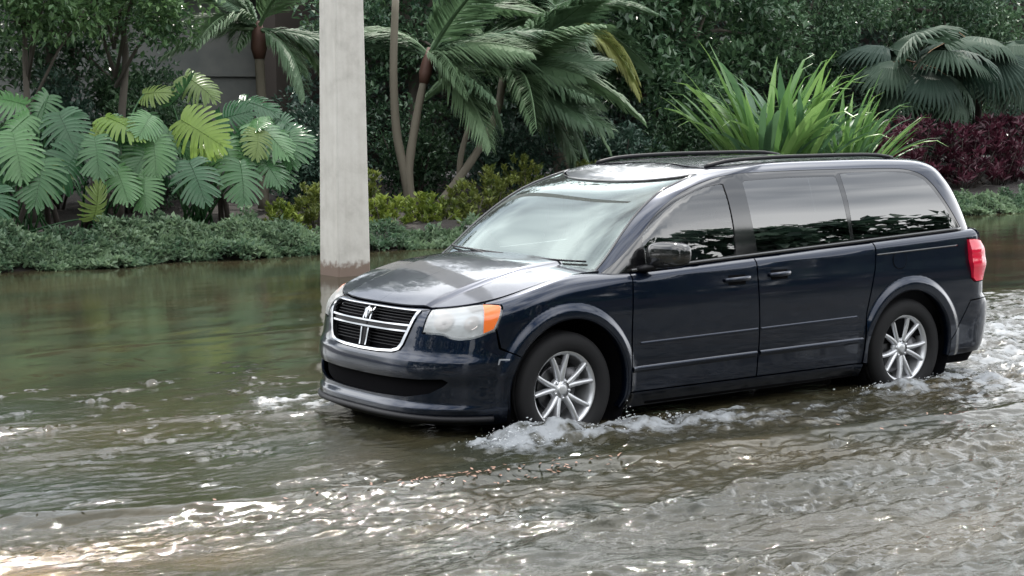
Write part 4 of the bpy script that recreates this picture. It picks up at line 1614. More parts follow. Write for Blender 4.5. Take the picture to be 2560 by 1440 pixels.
def set_tone(me, lo=0.0, hi=1.0):
    n = len(me.vertices)
    at_ = me.attributes.new("tone", 'FLOAT', 'POINT')
    at_.data.foreach_set("value", RNG.uniform(lo, hi, n).astype(np.float32) * .0 + np.float32(RNG.uniform(lo, hi)))
    return me


# --- low ground cover along the water's edge: nobody could count it
def ground_cover(name, label, x0, x1, y0, y1, h, n):
    x = RNG.uniform(x0, x1, n)
    v = RNG.uniform(0, 1, n)
    e = .22 * vnoise(np.stack([x * .9, x * 0], -1), 5) + .10 * vnoise(np.stack([x * 3.1, x * 0], -1), 6)
    y = y0 + e + v * (y1 - y0)
    p2 = np.stack([x, y], -1)
    top = h * (.35 + .75 * np.sqrt(np.clip(v * 2.2, 0, 1))) * (1 + .35 * fbm(p2 * 1.7, 3, 81)) + .16 * np.clip(vnoise(p2 * 4.5, 82), -.2, 1)
    base = np.maximum(bank(x, y), .08)
    z = base + np.clip(top, .04, 2) * RNG.uniform(.25, 1.0, n) ** .45
    P = np.stack([x, y, z], -1)
    D = rnd_dir(n) * .8 + [0, -.35, .55]
    N = rnd_dir(n) * .6 + [0, -.2, 1]
    L = RNG.uniform(.055, .115, n); W = L * RNG.uniform(.42, .62, n)
    tone = np.clip(.45 + .35 * fbm(p2 * 1.4, 2, 83) + RNG.normal(0, .22, n), 0, 1)
    return tag(link(name, leaves_mesh(name, P, D, N, L, W, M_GC, .2, tone)), label, "ground cover", kind="stuff")


ground_cover("ground_cover", "low grey green ground cover along the left water edge below the split leaf plants", -1.5, 5.6, 11.55, 12.6, .19, 26000)
ground_cover("ground_cover", "dark low ground cover along the water edge behind the van", 5.4, 30, 11.45, 12.2, .13, 42000)

# --- croton shrubs
CROT = [(5.50, 12.85, .30, .42, 1), (6.12, 12.95, .46, .50, 0), (7.25, 12.8, .30, .55, 1), (7.20, 13.6, .50, .66, 0), (8.02, 12.9, .32, .50, 1), (8.85, 13.0, .34, .56, 0),
        (9.70, 13.5, .45, .60, 0), (10.62, 13.9, .55, .66, 0), (11.9, 14.0, .50, .60, 0)]
CLAB = ["bright yellow croton shrub just left of the concrete pole by the ground cover",
        "olive croton shrub partly hidden by the left edge of the concrete pole",
        "yellow green croton shrub just right of the concrete pole foot",
        "taller dull croton behind the shrub right of the pole",
        "bright round croton shrub under the twin palm trunk",
        "olive croton shrub between the twin palm trunk and the van windscreen",
        "croton shrub beside the foot of the leaning palm trunk",
        "tall yellow green croton shrub above the van windscreen",
        "yellow tipped croton shrub just above the front of the van roof"]
for (x, y, z, r, br), lab in zip(CROT, CLAB):
    r *= .95
    t = thing("croton_shrub", lab, "shrub", (x, y, z - .05), 0, "croton shrubs in the bed")
    n = 40
    k = int(26 + 40 * r)
    tips = np.column_stack([RNG.normal(0, r * .42, k), RNG.normal(0, r * .36, k), np.zeros(k)])
    tips[:, 2] = 1.3 * r * RNG.uniform(.12, 1.05, k) * np.sqrt(np.clip(1 - (tips[:, 0] / r) ** 2 - (tips[:, 1] / r) ** 2, .08, 1))
    P = np.repeat(tips, 22, 0) + RNG.normal(0, .018, (k * 22, 3)) - np.column_stack([np.zeros((k * 22, 2)), RNG.uniform(0, .10, k * 22)])
    D = rnd_dir(k * 22) * [1, 1, .5] + [0, 0, .62] + np.repeat(tips, 22, 0) * .8
    tone = np.repeat(RNG.uniform(0, 1, k), 22) * .55 + RNG.uniform(0, .45, k * 22)
    L = RNG.uniform(.06, .115, k * 22)
    link("foliage", leaves_mesh("foliage", P, D, rnd_dir(k * 22) * .4 + [0, 0, 1], L, L * .5, M_CROT if br else M_CROTD, .2, tone), t)
    g = Geo()
    for q in tips[:12]:
        g.tube([(q[0] * .15, q[1] * .15, -.15), (q[0] * .6, q[1] * .6, q[2] * .45), tuple(q)], [.012, .009, .005], 5)
    link("stems", g.mesh("stems", M_BARK), t)["kind"] = "stuff"

# --- split-leaf plants: every big leaf is a part
def split_leaf_mesh(L, seed, mat, tone):
    rs = np.random.default_rng(seed)
    g = Geo()
    nl = 13
    droop = lambda x, y: -.20 * L * (np.clip(x, 0, None) / L) ** 2 - .95 * (y ** 2) / L * .55
    for s in (-1, 1):
        for i in range(nl):
            u = (i + .5) / nl
            x0 = L * (-.02 + .95 * u ** 1.1)
            ang = math.radians(128 - 106 * u + rs.normal(0, 3))
            ln = L * (.36 + .22 * math.sin(math.pi * min(1, u * 1.15 + .10))) * (1 - .45 * max(0, u - .72) / .28) * rs.uniform(.92, 1.06)
            wd = L * (.043 + .003 * rs.normal()) * (1.0 if u < .85 else .8)
            dirv = np.array([math.cos(ang), math.sin(ang) * s])
            per = np.array([-dirv[1], dirv[0]])
            pts = []
            for k, (f, wk) in enumerate(((0, .9), (.30, 1.06), (.65, .93), (.93, .80), (1.0, .40))):
                bend = np.array([.16 * L * f * f, 0])
                c = np.array([x0, 0]) + dirv * ln * f + bend * (.7 if u < .7 else .2)
                for q in (-1, 0, 1):
                    p = c + per * wd * wk * q
                    z = droop(p[0], p[1]) + .012 * L * (1 - abs(q)) * -1 + .02 * L * f * rs.normal() * .4
                    pts.append((p[0], p[1], z))
            F = []
            for k in range(4):
                for q in range(2):
                    a = k * 3 + q
                    F.append((a, a + 1, a + 4, a + 3))
            g.add(pts, F)
    xs = np.linspace(-.02 * L, .97 * L, 9)
    g.tube(np.stack([xs, 0 * xs, droop(xs, 0 * xs) + .004], -1), np.linspace(.010, .003, 9), 5)
    me = g.mesh("leaf", mat)
    at_ = me.attributes.new("tone", 'FLOAT', 'POINT')
    at_.data.foreach_set("value", np.full(len(me.vertices), tone, np.float32))
    return me


LEAVES = [(3.12, 13.3, 2.0, 0.53, -0.79, -0.29, 0.8, 2), (4.23, 13.3, 1.95, 0.45, -0.78, -0.44, 0.95, 2), (1.7, 13.0, 1.79, -0.06, -0.59, -0.81, 0.85, 0), (2.41, 13.2, 2.05, 0.1, -0.62, -0.77, 0.8, 0), (2.77, 12.9, 1.73, -0.12, -0.55, -0.83, 0.75, 0), (3.66, 13.0, 1.71, -0.18, -0.5, -0.84, 0.72, 0), (4.09, 12.8, 1.38, 0.05, -0.67, -0.74, 0.85, 0), (4.91, 12.9, 1.36, -0.12, -0.55, -0.83, 0.85, 0), (5.38, 13.3, 1.89, 0.4, -0.75, -0.53, 0.9, 0), (5.86, 13.6, 1.76, 0.56, -0.76, -0.33, 0.8, 0), (2.64, 12.7, 0.68, 0.16, -0.36, 0.92, 0.62, 1), (3.46, 12.9, 1.2, -0.24, -0.46, -0.85, 0.65, 0), (4.73, 14.2, 2.58, 0.5, -0.72, -0.48, 0.75, 1), (3.98, 14.0, 2.32, 0.6, -0.79, 0.17, 0.55, 1), (2.93, 13.4, 1.75, 0.34, -0.49, 0.8, 0.4, 2), (1.31, 12.7, 1.11, -0.14, -0.45, -0.88, 0.7, 0), (2.53, 13.9, 2.29, -0.56, 0.05, -0.83, 0.7, 0), (2.13, 13.6, 2.02, -0.79, 0.12, -0.6, 0.75, 0), (3.39, 13.5, 1.85, -0.51, -0.18, -0.84, 0.8, 0), (4.06, 13.4, 1.79, -0.62, -0.1, -0.77, 0.75, 0), (4.87, 13.3, 1.64, 0.04, -0.58, -0.81, 0.85, 0), (2.5, 12.9, 1.55, -0.54, -0.24, -0.81, 0.8, 0), (2.02, 12.8, 1.45, -0.36, -0.37, -0.85, 0.85, 0), (3.38, 13.1, 1.47, -0.06, -0.59, -0.81, 0.7, 0), (5.03, 13.8, 1.94, 0.56, -0.76, 0.33, 0.7, 0), (5.33, 13.1, 1.43, 0.25, -0.73, -0.63, 0.7, 0), (4.44, 13.2, 1.56, 0.52, -0.84, -0.16, 0.45, 2), (1.68, 13.1, 1.61, -0.92, 0.21, -0.32, 0.8, 0), (4.41, 14.0, 2.18, 0.43, -0.66, 0.62, 0.7, 0), (2.26, 14.1, 2.18, -0.9, 0.3, 0.33, 0.8, 0), (5.65, 14.3, 2.23, 0.6, -0.79, -0.17, 0.8, 0), (5.76, 13.3, 1.36, -0.2, -0.41, -0.89, 0.6, 0), (3.1, 13.0, 1.32, 0.05, -0.67, -0.74, 0.7, 0)]
MP = [("large split leaf plant at the left edge over the ground cover", (2.05, 13.7)),
      ("split leaf plant with a bright backlit arching leaf, middle of the clump", (3.25, 13.9)),
      ("split leaf plant with big drooping leaves nearest the concrete pole", (4.75, 13.9))]
for k in range(34):
    a_ = RNG.uniform(0, 6.28)
    LEAVES.append((RNG.uniform(1.1, 6.1), RNG.uniform(13.0, 14.4), RNG.uniform(1.35, 2.1), .6 * math.cos(a_), -.35 + .3 * math.sin(a_), RNG.uniform(-.9, -.1), RNG.uniform(.5, .85), 0 if RNG.random() < .9 else 1))
plants = [thing("split_leaf_plant", lab, "plant", (x, y, float(bank(x, y))), 0, "split leaf plants") for lab, (x, y) in MP]
SLM = {}
for tone in (0, 1, 2):
    for v in range(3):
        SLM[(tone, v)] = split_leaf_mesh(1.0, 10 * tone + v, (M_MON, M_MONO, M_MONY)[tone], (.05, .45, .95)[v])
for i, (x, y, z, ax, ay, az, L, tone) in enumerate(LEAVES):
    k = int(np.argmin([abs(x - q[0]) for _, q in MP]))
    pl = plants[k]
    d = norm(np.array([ax, ay, az]))
    n0 = np.array([-.25, -.55, .75]) + RNG.normal(0, .25, 3)
    s = norm(np.cross(n0, d)); n = np.cross(d, s)
    R = Matrix(((d[0], s[0], n[0]), (d[1], s[1], n[1]), (d[2], s[2], n[2])))
    o = bpy.data.objects.new("leaf", SLM[(tone, i % 3)])
    COL.objects.link(o)
    o.parent = pl
    b0 = np.array(MP[k][1] + (float(bank(*MP[k][1])),))
    o.location = Vector((x, y, z)) - Vector(b0)
    o.rotation_euler = R.to_euler()
    o.scale = (L * .74, L * .74, L * .74)
    # its stalk, from the clump's foot up and over
    a = np.array([RNG.normal(0, .12), RNG.normal(0, .12), 0.0])
    e = np.array([x, y, z]) - b0
    mid = a * .4 + e * .6 + np.array([0, .10, .25 * max(.2, e[2])])
    pts = [(1 - t) ** 2 * a + 2 * t * (1 - t) * mid + t * t * e for t in np.linspace(0, 1, 9)]
    g = Geo().tube(pts, np.linspace(.018, .010, 9), 6)
    st = link("stalk", g.mesh("stalk", M_MON), pl)
    set_tone(st.data, .2, .6)
for pl in plants:
    g = Geo()
    for k in range(4):
        x, y = RNG.normal(0, .25, 2)
        g.tube([(x, y, -.1), (x * .6 + .1, y * .6 - .05, .35), (x * .3, y * .3, .75)], [.045, .04, .035], 7)
    link("trunk", g.mesh("trunk", M_BARKD), pl)

# --- feather palms with wind-combed fronds
def frond_mesh(L, droop, seed, mat, comb=.9):
    rs = np.random.default_rng(seed)
    n = 88
    u = np.linspace(0, 1, n)
    x = L * u - .18 * droop * L * u ** 2.5
    z = .10 * L * u - droop * L * u ** 2.2
    rach = np.stack([x, 0 * u, z], -1)
    g = Geo()
    g.tube(rach[::3], np.linspace(.018, .004, len(rach[::3])), 5)
    T = norm(np.gradient(rach, axis=0))
    for i in range(10, n):
        for s in (-1, 1):
            ln = L * .30 * math.sin(math.pi * (.10 + .86 * u[i]) ** .85) * rs.uniform(.85, 1.1) + .06
            side = np.array([0, s, 0])
            d = norm(T[i] * comb + side * rs.uniform(.75, 1.0) + np.array([0, 0, rs.uniform(-.30, .18)]))
            d2 = norm(d + T[i] * .5 + np.array([0, 0, -.75]))
            w = .0065 + .004 * rs.random()
            up = norm(np.cross(d, np.cross([0, 0, 1.0], d)))
            wv = norm(np.cross(d, up)) * w
            a = rach[i]
            b = a + d * ln * .5
            c = b + d2 * ln * .5
            g.add([a - wv * .5, a + wv * .5, b + wv, b - wv, c], [(0, 1, 2, 3), (3, 2, 4)])
    me = g.mesh("frond", mat, False)
    at_ = me.attributes.new("tone", 'FLOAT', 'POINT')
    at_.data.foreach_set("value", np.clip(rs.uniform(0, 1) + rs.normal(0, .05, len(me.vertices)), 0, 1).astype(np.float32))
    return me


FM = [frond_mesh(1.0, d, 100 + i, M_FROND, c) for i, (d, c) in enumerate(((.10, .9), (.30, 1.0), (.50, 1.1), (.75, 1.0), (.40, .8), (.2, 1.2)))]
FMY = [frond_mesh(1.0, d, 120 + i, M_FRONDY, 1.0) for i, d in enumerate((.45, .75))]


def add_frond(parent, me, loc, d, roll, L, name="frond"):
    d = norm(np.array(d, float))
    s = norm(np.cross([0, 0, 1.0], d))
    n = np.cross(d, s)
    R = Matrix(((d[0], s[0], n[0]), (d[1], s[1], n[1]), (d[2], s[2], n[2]))) @ Matrix.Rotation(roll, 3, 'X')
    o = bpy.data.objects.new(name, me)
    COL.objects.link(o)
    o.parent = parent
    o.location = loc
    o.rotation_euler = R.to_euler()
    o.scale = (L, L, L)
    return o


RIGHT = np.array([.81, -.587, 0])          # along the bank towards the lee side
def palm(label, base, path, r0, r1, shaft, fronds, group="feather palms behind the bed"):
    t = thing("palm_tree", label, "palm tree", base, 0, group)
    P = np.array(path, float) - np.array(base)
    P = np.array(curve([tuple(q) for q in P], 5))
    g = Geo().tube(P, np.linspace(r0, r1, len(P)) * (1 + .05 * np.sin(np.arange(len(P)) * 2.1)), 12)
    link("trunk", g.mesh("trunk", M_PALMT), t)
    top = P[-1]
    if shaft:
        dirp = norm(P[-1] - P[-3])
        g = Geo().tube([top + dirp * k for k in (-.05, .12, .32, .55)], [r1 * 1.15, r1 * 1.75, r1 * 1.5, r1 * .8], 12)
        link("crownshaft", g.mesh("crownshaft", M_SHAFT), t)
        top = top + dirp * .42
    for i, (a, e, L, y) in enumerate(fronds):
        d = RIGHT * math.cos(a) * math.cos(e) + np.array([.587, .81, 0]) * math.sin(a) * math.cos(e) + np.array([0, 0, math.sin(e)])
        me = (FMY if y else FM)[(i * 5 + len(fronds)) % (2 if y else 6)]
        add_frond(t, me, top, d, RNG.normal(0, .35), L)
    return t


def spread(n, a0, a1, e0, e1, L, yf=0.0):
    return [(RNG.uniform(a0, a1), RNG.uniform(e0, e1), L * RNG.uniform(.8, 1.15), RNG.random() < yf) for _ in range(n)]


R_ = math.radians
palm("twin stemmed feather palm with rusty crownshaft right of the pole, fronds blown right", (9.1, 15, .55),
     [(9.1, 15, .5), (9.05, 15, 1.1), (9.2, 15.0, 1.9), (9.36, 15.0, 2.55)], .080, .062, True,
     [(R_(172), R_(12), 1.5, 0), (R_(176), R_(28), 1.6, 0), (R_(165), R_(45), 1.6, 0)] + spread(5, R_(-50), R_(50), R_(-38), R_(5), 1.9) + spread(6, R_(-60), R_(60), R_(10), R_(60), 2.2) + spread(3, R_(-80), R_(-30), R_(-20), R_(30), 1.7))
g = Geo().tube(curve([(0, .05, -.05), (-.10, .05, .5), (-.22, .1, 1.2), (-.26, .1, 2.2), (-.2, .1, 3.4)], 4), np.linspace(.085, .06, 17), 10)
link("trunk", g.mesh("trunk", M_PALMT), bpy.data.objects["palm_tree"])
palm("leaning feather palm with a slanting bare trunk and a mass of fronds above the van", (9.66, 15, .55),
     [(9.62, 15, .5), (10.1, 15, 1.0), (10.55, 15.0, 1.55), (10.9, 15.1, 2.05), (11.1, 15.2, 2.6)], .07, .065, False,
     spread(12, R_(-60), R_(60), R_(-35), R_(20), 2.2) + spread(8, R_(-70), R_(70), R_(15), R_(60), 2.3) + spread(3, R_(120), R_(200), R_(20), R_(60), 1.4))
g = Geo().tube(curve([(.45, .1, .35), (.50, .1, .8), (.72, .1, 1.4)], 4), np.linspace(.055, .045, 9), 9)
link("trunk", g.mesh("trunk", M_PALMT), bpy.data.objects["palm_tree.001"])
palm("feather palm with yellow tipped fronds hanging beside the dark tree", (13.2, 16.2, .6),
     [(13.2, 16.2, .5), (13.15, 16.2, 2.0), (13.1, 16.2, 3.2)], .09, .08, True,
     spread(7, R_(-100), R_(60), R_(-45), R_(0), 1.8, .25) + [(R_(-20), R_(-8), 1.8, 1), (R_(-5), R_(-18), 1.7, 1), (R_(10), R_(2), 1.7, 1)] + spread(8, R_(0), R_(360), R_(10), R_(60), 2.0))
palm("small feather palm with rusty crownshaft in front of the grey house wall", (6.9, 16, .6),
     [(6.9, 16, .5), (6.92, 16, 1.5), (6.88, 16, 2.95)], .09, .075, True,
     spread(5, R_(-70), R_(50), R_(-25), R_(10), 1.5) + spread(6, R_(100), R_(250), R_(-5), R_(35), 1.5) + spread(7, R_(0), R_(360), R_(25), R_(70), 1.7))

# --- fan palms at the right
def fan_mesh(L, seed, mat):
    rs = np.random.default_rng(seed)
    g = Geo()
    n = 34
    for i in range(n):
        a = R_(-118 + 236 * i / (n - 1))
        ln = L * (.62 + .38 * math.cos(a * .6)) * rs.uniform(.94, 1.04)
        d = np.array([math.cos(a), math.sin(a), 0])
        p = np.array([-d[1], d[0], 0])
        w = ln * .062
        z = lambda f: -.55 * L * f ** 2.6
        pts = []
        for f, wk in ((.02, .15), (.35, 1.0), (.65, .85), (.85, .45)):
            c = d * ln * f
            pts += [c - p * w * wk + [0, 0, z(f) - .02 * L], c + [0, 0, z(f) + .012 * L], c + p * w * wk + [0, 0, z(f) - .02 * L]]
        pts.append(d * ln * .96 + [0, 0, z(1.0)])
        F = [(k * 3 + q, k * 3 + q + 1, k * 3 + q + 4, k * 3 + q + 3) for k in range(3) for q in range(2)] + [(9, 10, 12), (10, 11, 12)]
        g.add(pts, F)
    return set_tone(g.mesh("fan_leaf", mat, False), 0, 1)


FANS = [fan_mesh(1.0, s, M_FAN) for s in range(3)]
for lab, base, topz, fl in (
        ("fan palm with brown hanging stalks behind the red shrubs at the right", (22.0, 15.6, .6), 3.3,
         [(200, -25, .95), (240, -10, 1.0), (290, -30, 1.05), (330, -20, 1.0), (20, -10, 1.0), (265, 20, 1.1), (180, 5, 1.0), (310, 15, 1.1), (220, 40, 1.1), (350, 35, 1.1), (120, 30, 1.1), (60, 40, 1.1), (275, -45, .9)]),
        ("fan palm at the far right edge with dark pleated leaves", (24.6, 16.2, .6), 3.6,
         [(200, -20, 1.0), (250, -5, 1.1), (290, -25, 1.1), (225, 25, 1.1), (180, 20, 1.0), (300, 20, 1.1), (340, 10, 1.0), (150, 0, 1.0), (265, -40, 1.0), (80, 40, 1.1)])):
    t = thing("fan_palm", lab, "palm tree", base, 0, "fan palms")
    h = topz - base[2]
    g = Geo().tube([(0, 0, -.1), (.03, 0, h * .5), (0, 0, h * .9)], [.11, .10, .10], 10)
    link("trunk", g.mesh("trunk", M_BARKD), t)
    for i, (a, e, L) in enumerate(fl):
        a, e = R_(a), R_(e)
        d = np.array([math.cos(a) * math.cos(e), math.sin(a) * math.cos(e), math.sin(e)])
        p0 = np.array([0, 0, h * .88])
        hub = p0 + d * .75 * L + np.array([0, 0, -.05])
        add_frond(t, FANS[i % 3], hub, d + [0, 0, -.35], RNG.normal(0, .3), L * .95, "fan_leaf")
        g = Geo().tube([p0, (p0 + hub) / 2 + [0, 0, .06], hub], [.016, .012, .009], 5)
        st = link("stalk", g.mesh("stalk", M_FANB if i % 3 == 0 else M_FAN), t)
        set_tone(st.data)
    for k in range(14):
        a = RNG.uniform(0, 6.28)
        g = Geo().tube([(0, 0, h * .86), (math.cos(a) * .16, math.sin(a) * .16, h * .74), (math.cos(a) * .2, math.sin(a) * .2, h * .5 + RNG.uniform(-.1, .2))], [.016, .014, .006], 5)
        st = link("dry_stalk", g.mesh("dry_stalk", M_FANB), t)
        set_tone(st.data)

# --- strap-leaved lilies: every blade is a part
def strap_mesh(L, W, arch, curl, seed, mat):
    rs = np.random.default_rng(seed)
    n = 10
    u = np.linspace(0, 1, n)
    ang = R_(86) - arch * u ** 1.6 - curl * np.clip((u - .78) / .22, 0, 1) ** 1.5
    ds = L / (n - 1)
    x = np.concatenate([[0], np.cumsum(np.cos(ang[:-1]) * ds)])
    z = np.concatenate([[0], np.cumsum(np.sin(ang[:-1]) * ds)])
    w = W * (.55 + .45 * np.sin(np.pi * np.clip(u * 1.05, 0, 1) ** .8)) * np.clip((1.03 - u) / .25, .04, 1)
    tw = np.cumsum(rs.normal(0, .12, n))
    V, F = [], []
    for k in range(n):
        nx, nz = -math.sin(ang[k]), math.cos(ang[k])
        for q in (-1, 0, 1):
            off = .28 * w[k] * (abs(q))
            V.append((x[k] + nx * off * .8, q * w[k] * .5 * math.cos(tw[k]), z[k] + nz * off * .8 + q * w[k] * .3 * math.sin(tw[k])))
    for k in range(n - 1):
        for q in range(2):
            a = k * 3 + q
            F.append((a, a + 1, a + 4, a + 3))
    return set_tone(mesh_from("blade", V, F, mat, True), 0, 1)


ST = [strap_mesh(1.0, .052, R_(a), R_(c), 300 + i, M_STRAPB if i % 4 == 3 else M_STRAP) for i, (a, c) in enumerate(((18, 10), (30, 20), (42, 60), (55, 30), (25, 90), (65, 70), (12, 0), (48, 15)))]
LIL = [("tall strap leaved lily clump with upright bright green blades, left of the group", (16.0, 13.9), 64, 2.95, .78),
       ("strap leaved lily clump in the middle of the group behind the van roof", (16.6, 13.7), 64, 2.75, .85),
       ("lower strap leaved lily clump with curling blades, right of the group", (17.6, 13.5), 58, 2.25, .95),
       ("lily clump with blades reaching out over the red shrubs", (18.3, 13.9), 40, 1.9, 1.0)]
for lab, (x, y), nb, L, spreadk in LIL:
    z0 = float(bank(x, y)) + .05
    t = thing("strap_leaf_lily", lab, "plant", (x, y, z0), 0, "strap leaved lilies behind the van")
    for k in range(nb):
        a = 2 * math.pi * (k * .381966) + RNG.normal(0, .2)
        out = RNG.uniform(.05, 1.0)
        o = bpy.data.objects.new("blade", ST[RNG.integers(0, 8)])
        COL.objects.link(o)
        o.parent = t
        o.location = (.28 * math.cos(a) * out, .22 * math.sin(a) * out, .02)
        o.rotation_euler = (RNG.normal(0, .10), .10 + .62 * out * spreadk, a)
        s = L * RNG.uniform(.72, 1.08) * (1 - .12 * out)
        o.scale = (s, s * RNG.uniform(.9, 1.3), s)

# --- burgundy shrubs
RED = [(19.6, 14.2, .95, "burgundy leaved shrub nearest the rear corner of the van"), (20.7, 14.6, 1.1, "tall burgundy leaved shrub behind the rear of the van"),
       (21.9, 14.3, 1.0, "burgundy leaved shrub under the fan palm"), (23.1, 14.4, 1.1, "burgundy leaved shrub at the right edge of the view"), (24.2, 14.9, 1.1, "burgundy leaved shrub half cut by the right edge")]
for x, y, h, lab in RED:
    z0 = float(bank(x, y))
    t = thing("burgundy_shrub", lab, "shrub", (x, y, z0), 0, "burgundy shrubs")
    k = 60
    tips = np.column_stack([RNG.normal(0, .36, k), RNG.normal(0, .3, k), h * RNG.uniform(.05, 1.2, k)])
    P = np.repeat(tips, 16, 0) + RNG.normal(0, .03, (k * 16, 3))
    D = rnd_dir(k * 16) * [1, 1, .5] + [0, 0, .75]
    tone = np.repeat(RNG.uniform(0, 1, k), 16) * .6 + RNG.uniform(0, .4, k * 16)
    L_ = RNG.uniform(.14, .26, k * 16)
    link("foliage", leaves_mesh("foliage", P, D, rnd_dir(k * 16) * .5 + [0, -.3, 1], L_, L_ * .26, M_RED, .2, tone), t)
    g = Geo()
    for q in tips[:14]:
        g.tube([(q[0] * .3, q[1] * .3, -.05), (q[0] * .7, q[1] * .7, q[2] * .5), tuple(q)], [.014, .011, .007], 5)
    link("stems", g.mesh("stems", M_BARKD), t)["kind"] = "stuff"

# --- broadleaf trees and the hedge behind everything
def tree(label, base, h, crown_c, crown_r, nleaf, leafL, mat, nclump=40, cr=.42, trunk_r=.10, lean=(0, 0), group="broadleaf trees behind the bed"):
    t = thing("broadleaf_tree", label, "tree", base, 0, group)
    C = clumps_in(crown_c, crown_r, nclump, cr, .35)
    link("crown", cloud("crown", C, nleaf, np.full(nleaf, leafL), np.full(nleaf, leafL * .5), mat, .1, .5), t)
    g = Geo()
    top = np.array([lean[0], lean[1], h])
    tr = [np.array([0, 0, -.15]), top * .35 + [RNG.normal(0, .06), 0, 0], top * .7 + [RNG.normal(0, .08), 0, 0], top]
    g.tube(curve([tuple(q) for q in tr], 4), np.linspace(trunk_r, trunk_r * .5, 13), 9)
    link("trunk", g.mesh("trunk", M_BARK), t)
    for k in range(7):
        c = C[RNG.integers(0, len(C)), :3]
        s = top * RNG.uniform(.45, .95)
        g = Geo().tube([s, (s + c) / 2 + [0, 0, .1], c], [trunk_r * .45, trunk_r * .3, trunk_r * .12], 6)
        link("limb", g.mesh("limb", M_BARK), t)
    return t


tree("tree with slender trunk and bright hanging leaves at the upper left corner", (2.75, 15.2, .6), 3.2, (.1, -.3, 3.35), (1.5, 1.0, .75), 5200, .13, M_TREE2, 34, .36, .06)
tree("tree with a pale thin trunk left of the grey house wall", (4.25, 15.6, .6), 3.4, (.3, -.2, 3.5), (1.3, 1.0, 1.0), 4200, .12, M_TREE2, 30, .36, .075)
tree("dark glossy leaved tree filling the top behind the strap leaved lilies", (17.0, 17.2, .7), 4.2, (0, -.4, 3.0), (2.6, 1.2, 2.4), 9000, .20, M_TREE, 60, .45, .13)
tree("dark tree between the yellowing palm and the lilies", (14.6, 18.2, .7), 4.6, (0, -.3, 3.2), (2.2, 1.2, 2.4), 7000, .19, M_TREE, 50, .45, .13)
tree("dark tree behind the fan palm at the right", (21.0, 18.4, .7), 4.4, (0, -.3, 3.0), (2.6, 1.3, 2.5), 13000, .14, M_TREE, 80, .45, .13)
tree("dark tree at the far right behind the second fan palm", (26.0, 18.6, .7), 4.6, (0, -.3, 3.0), (2.8, 1.4, 2.6), 12000, .15, M_TREE, 80, .45, .13)
tree("leafy dark tree behind the twin stemmed palm", (11.3, 18.4, .7), 5.0, (0, -.3, 3.2), (2.3, 1.2, 2.6), 11000, .14, M_TREE, 70, .45, .13)
tree("dark tree at the left edge behind the split leaf plants", (.9, 17.6, .7), 4.8, (.2, -.3, 3.2), (2.0, 1.2, 2.4), 9000, .14, M_TREE, 60, .45, .12)
tree("dark tree behind the thin trunks at the left", (4.2, 18.0, .7), 4.8, (.2, -.2, 3.4), (1.9, 1.2, 2.2), 9000, .14, M_TREE, 60, .45, .12)

for bx, by, cz, rx, lab in ((-4.5, 27, 8.6, 3.6, "tall dark tree rising left of the house, unseen past the left edge"), (3.2, 29, 9.4, 3.8, "unseen tall dark tree whose crown rises behind the house roof"),
                            (11.0, 27.5, 9.6, 3.6, "tall dark tree behind the hedge left of the leaning palm, crown above the view"), (17.5, 28, 9.8, 3.8, "tall dark tree behind the hedge above the view over the yellowing palm"),
                            (24.5, 27.5, 9.4, 3.8, "tall dark tree behind the hedge above the view over the strap leaved lilies"), (32.0, 28, 9.8, 4.0, "tall dark tree behind the hedge above the view over the fan palms"), (39.5, 27, 9.2, 4.0, "tall dark tree beyond the right edge")):
    tree(lab, (bx, by, .9), 11.0, (0, -.3, cz), (rx, 2.4, 4.6), 9000, .32, M_TREE, 80, .85, .22)  # out of view: tall crowns added for dark reflections in the hood and water
# under-storey shrubs that close the gaps under the crowns
US = [(6.3, 18.4, 2.5, "tall dark shrub in front of the left part of the house wall"), (2.0, 17.4, 2.1, "tall dark shrub at the left edge behind the slender tree"), (3.9, 17.2, 2.2, "tall dark shrub between the two slender trunks at the left"), (5.7, 17.6, 2.2, "tall dark shrub just left of the visible house wall"), (1.2, 15.6, 1.3, "dark shrub at the left edge under the trees"), (2.9, 16.2, 1.3, "dark shrub behind the left split leaf plant"), (4.9, 16.6, 1.75, "dark shrub behind the middle split leaf plant"),
      (7.9, 15.8, 1.25, "dark shrub between the pole and the small palm"), (8.3, 17.0, 1.7, "tall dark shrub behind the pole and twin palm"), (10.2, 16.6, 1.6, "dark shrub behind the leaning palm trunk"),
      (12.0, 16.0, 1.35, "dark shrub under the palm fronds above the windscreen"), (13.6, 15.2, 1.3, "dark shrub left of the strap leaved lilies"), (15.5, 16.0, 1.5, "dark shrub behind the tall lily clump"),
      (18.2, 16.2, 1.5, "dark shrub behind the curling lily clump"), (20.2, 16.4, 1.5, "dark shrub behind the tall burgundy shrub"), (23.0, 16.8, 1.6, "dark shrub between the two fan palms"), (26.0, 16.4, 1.5, "dark shrub at the far right edge")]
for x, y, h, lab in US:
    t = thing("evergreen_shrub", lab, "shrub", (x, y, float(bank(x, y))), 0, "dark shrubs under the trees")
    C = clumps_in((0, 0, h * .5), (1.0, .6, h * .52), 26, .34, .2)
    link("foliage", cloud("foliage", C, 3600, np.full(3600, .11), np.full(3600, .055), M_HEDGE if RNG.random() < .6 else M_TREE, .2, .5), t)
    g = Geo()
    for c in C[:8]:
        g.tube([(c[0] * .2, c[1] * .2, -.05), (c[0] * .6, c[1] * .6, c[2] * .5), tuple(c[:3])], [.022, .016, .008], 5)
    link("stems", g.mesh("stems", M_BARKD), t)["kind"] = "stuff"

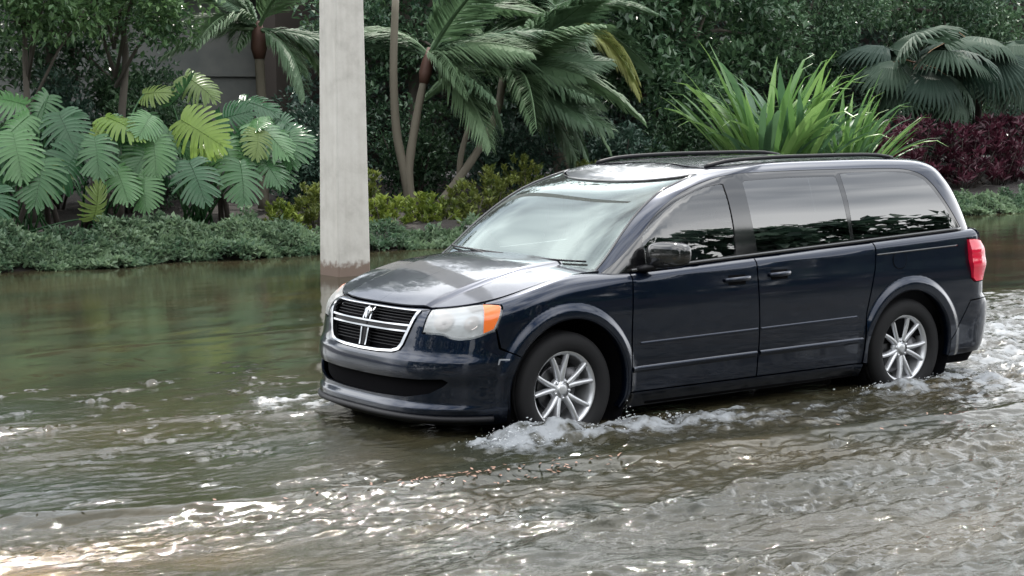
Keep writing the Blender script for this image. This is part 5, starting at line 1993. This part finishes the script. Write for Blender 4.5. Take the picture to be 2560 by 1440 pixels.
hd = thing("hedge", "tall dark clipped hedge closing the view behind all the planting", "hedge", (14, 20.6, .8))
def hedge_part(x0, x1, n):
    x = RNG.uniform(x0, x1, n); z = RNG.uniform(0, 5.2, n)
    p = np.stack([x * .8, z * .8], -1)
    y = -.4 + .5 * fbm(p, 3, 91) + RNG.uniform(-.3, .3, n)
    P = np.stack([x, y, z], -1)
    D = rnd_dir(n) * .7 + [0, -.5, .1]
    L = RNG.uniform(.10, .19, n)
    tone = np.clip(.5 + .4 * fbm(p * 1.5, 2, 92) + RNG.normal(0, .2, n), 0, 1)
    return leaves_mesh("foliage", P, D, rnd_dir(n) * .5 + [0, -.6, .8], L, L * .55, M_HEDGE, .2, tone)
link("foliage", hedge_part(-4.2, 42, 62000), hd)
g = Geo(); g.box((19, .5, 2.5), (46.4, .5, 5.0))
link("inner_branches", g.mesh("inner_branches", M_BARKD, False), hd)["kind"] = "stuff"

# --- house wall seen through the gap at the left
hs = thing("house", "pale grey rendered house wall seen through the trees at the upper left", "house", (5.0, 22.4, .8))
m, nt, b = node_mat("pale grey render")
tc = nt.nodes.new("ShaderNodeTexCoord")
n = add_noise(nt, 2.0, 6.0, tc.outputs["Object"])
r = add_ramp(nt, n.outputs["Fac"], [(.3, (.11, .12, .115)), (.7, (.16, .165, .155))])
nt.links.new(r.outputs["Color"], b.inputs["Base Color"])
b.inputs["Roughness"].default_value = .9
g = Geo(); g.box((0, 1.5, 1.6), (12.0, 3.0, 3.9)); link("wall", g.mesh("wall", m, False), hs)
g = Geo(); g.box((0, -.03, 1.98), (12.04, .06, .07)); link("string_course", g.mesh("string_course", m, False), hs)
g = Geo(); g.add([(-6.6, -.6, 3.56), (6.6, -.6, 3.56), (6.6, 3.6, 3.56), (-6.6, 3.6, 3.56), (-4.4, 1.5, 5.2), (4.4, 1.5, 5.2)], [(0, 1, 5, 4), (1, 2, 5), (2, 3, 4, 5), (3, 0, 4), (0, 3, 2, 1)])
link("roof", g.mesh("roof", simple("brown roof", (.09, .06, .05), .8), False), hs)

# wood on the far side of the road behind the viewpoint, seen only mirrored in the van's paint and glass
n = 26000
x = RNG.uniform(-45, 60, n)
top = 5.0 + 1.6 * fbm(np.stack([x * .16, x * 0], -1), 3, 95)
z = .4 + top * RNG.uniform(0, 1, n) ** .8
y = -22 + 2.0 * fbm(np.stack([x * .5, z * .5], -1), 3, 96) + RNG.uniform(-.6, .6, n)
# unseen arm of wood added across the road to darken the bumper's reflections
w_ = x < -18
x[w_], y[w_] = -24 + (y[w_] + 22), -22 + (-18 - x[w_]) * 1.25
L = RNG.uniform(.45, .9, n)
tag(link("treeline", leaves_mesh("treeline", np.stack([x, y, z], -1), rnd_dir(n), rnd_dir(n) * .5 + [0, .6, .7], L, L * .7, M_HEDGE)), "wood across the road", "wood", kind="stuff")
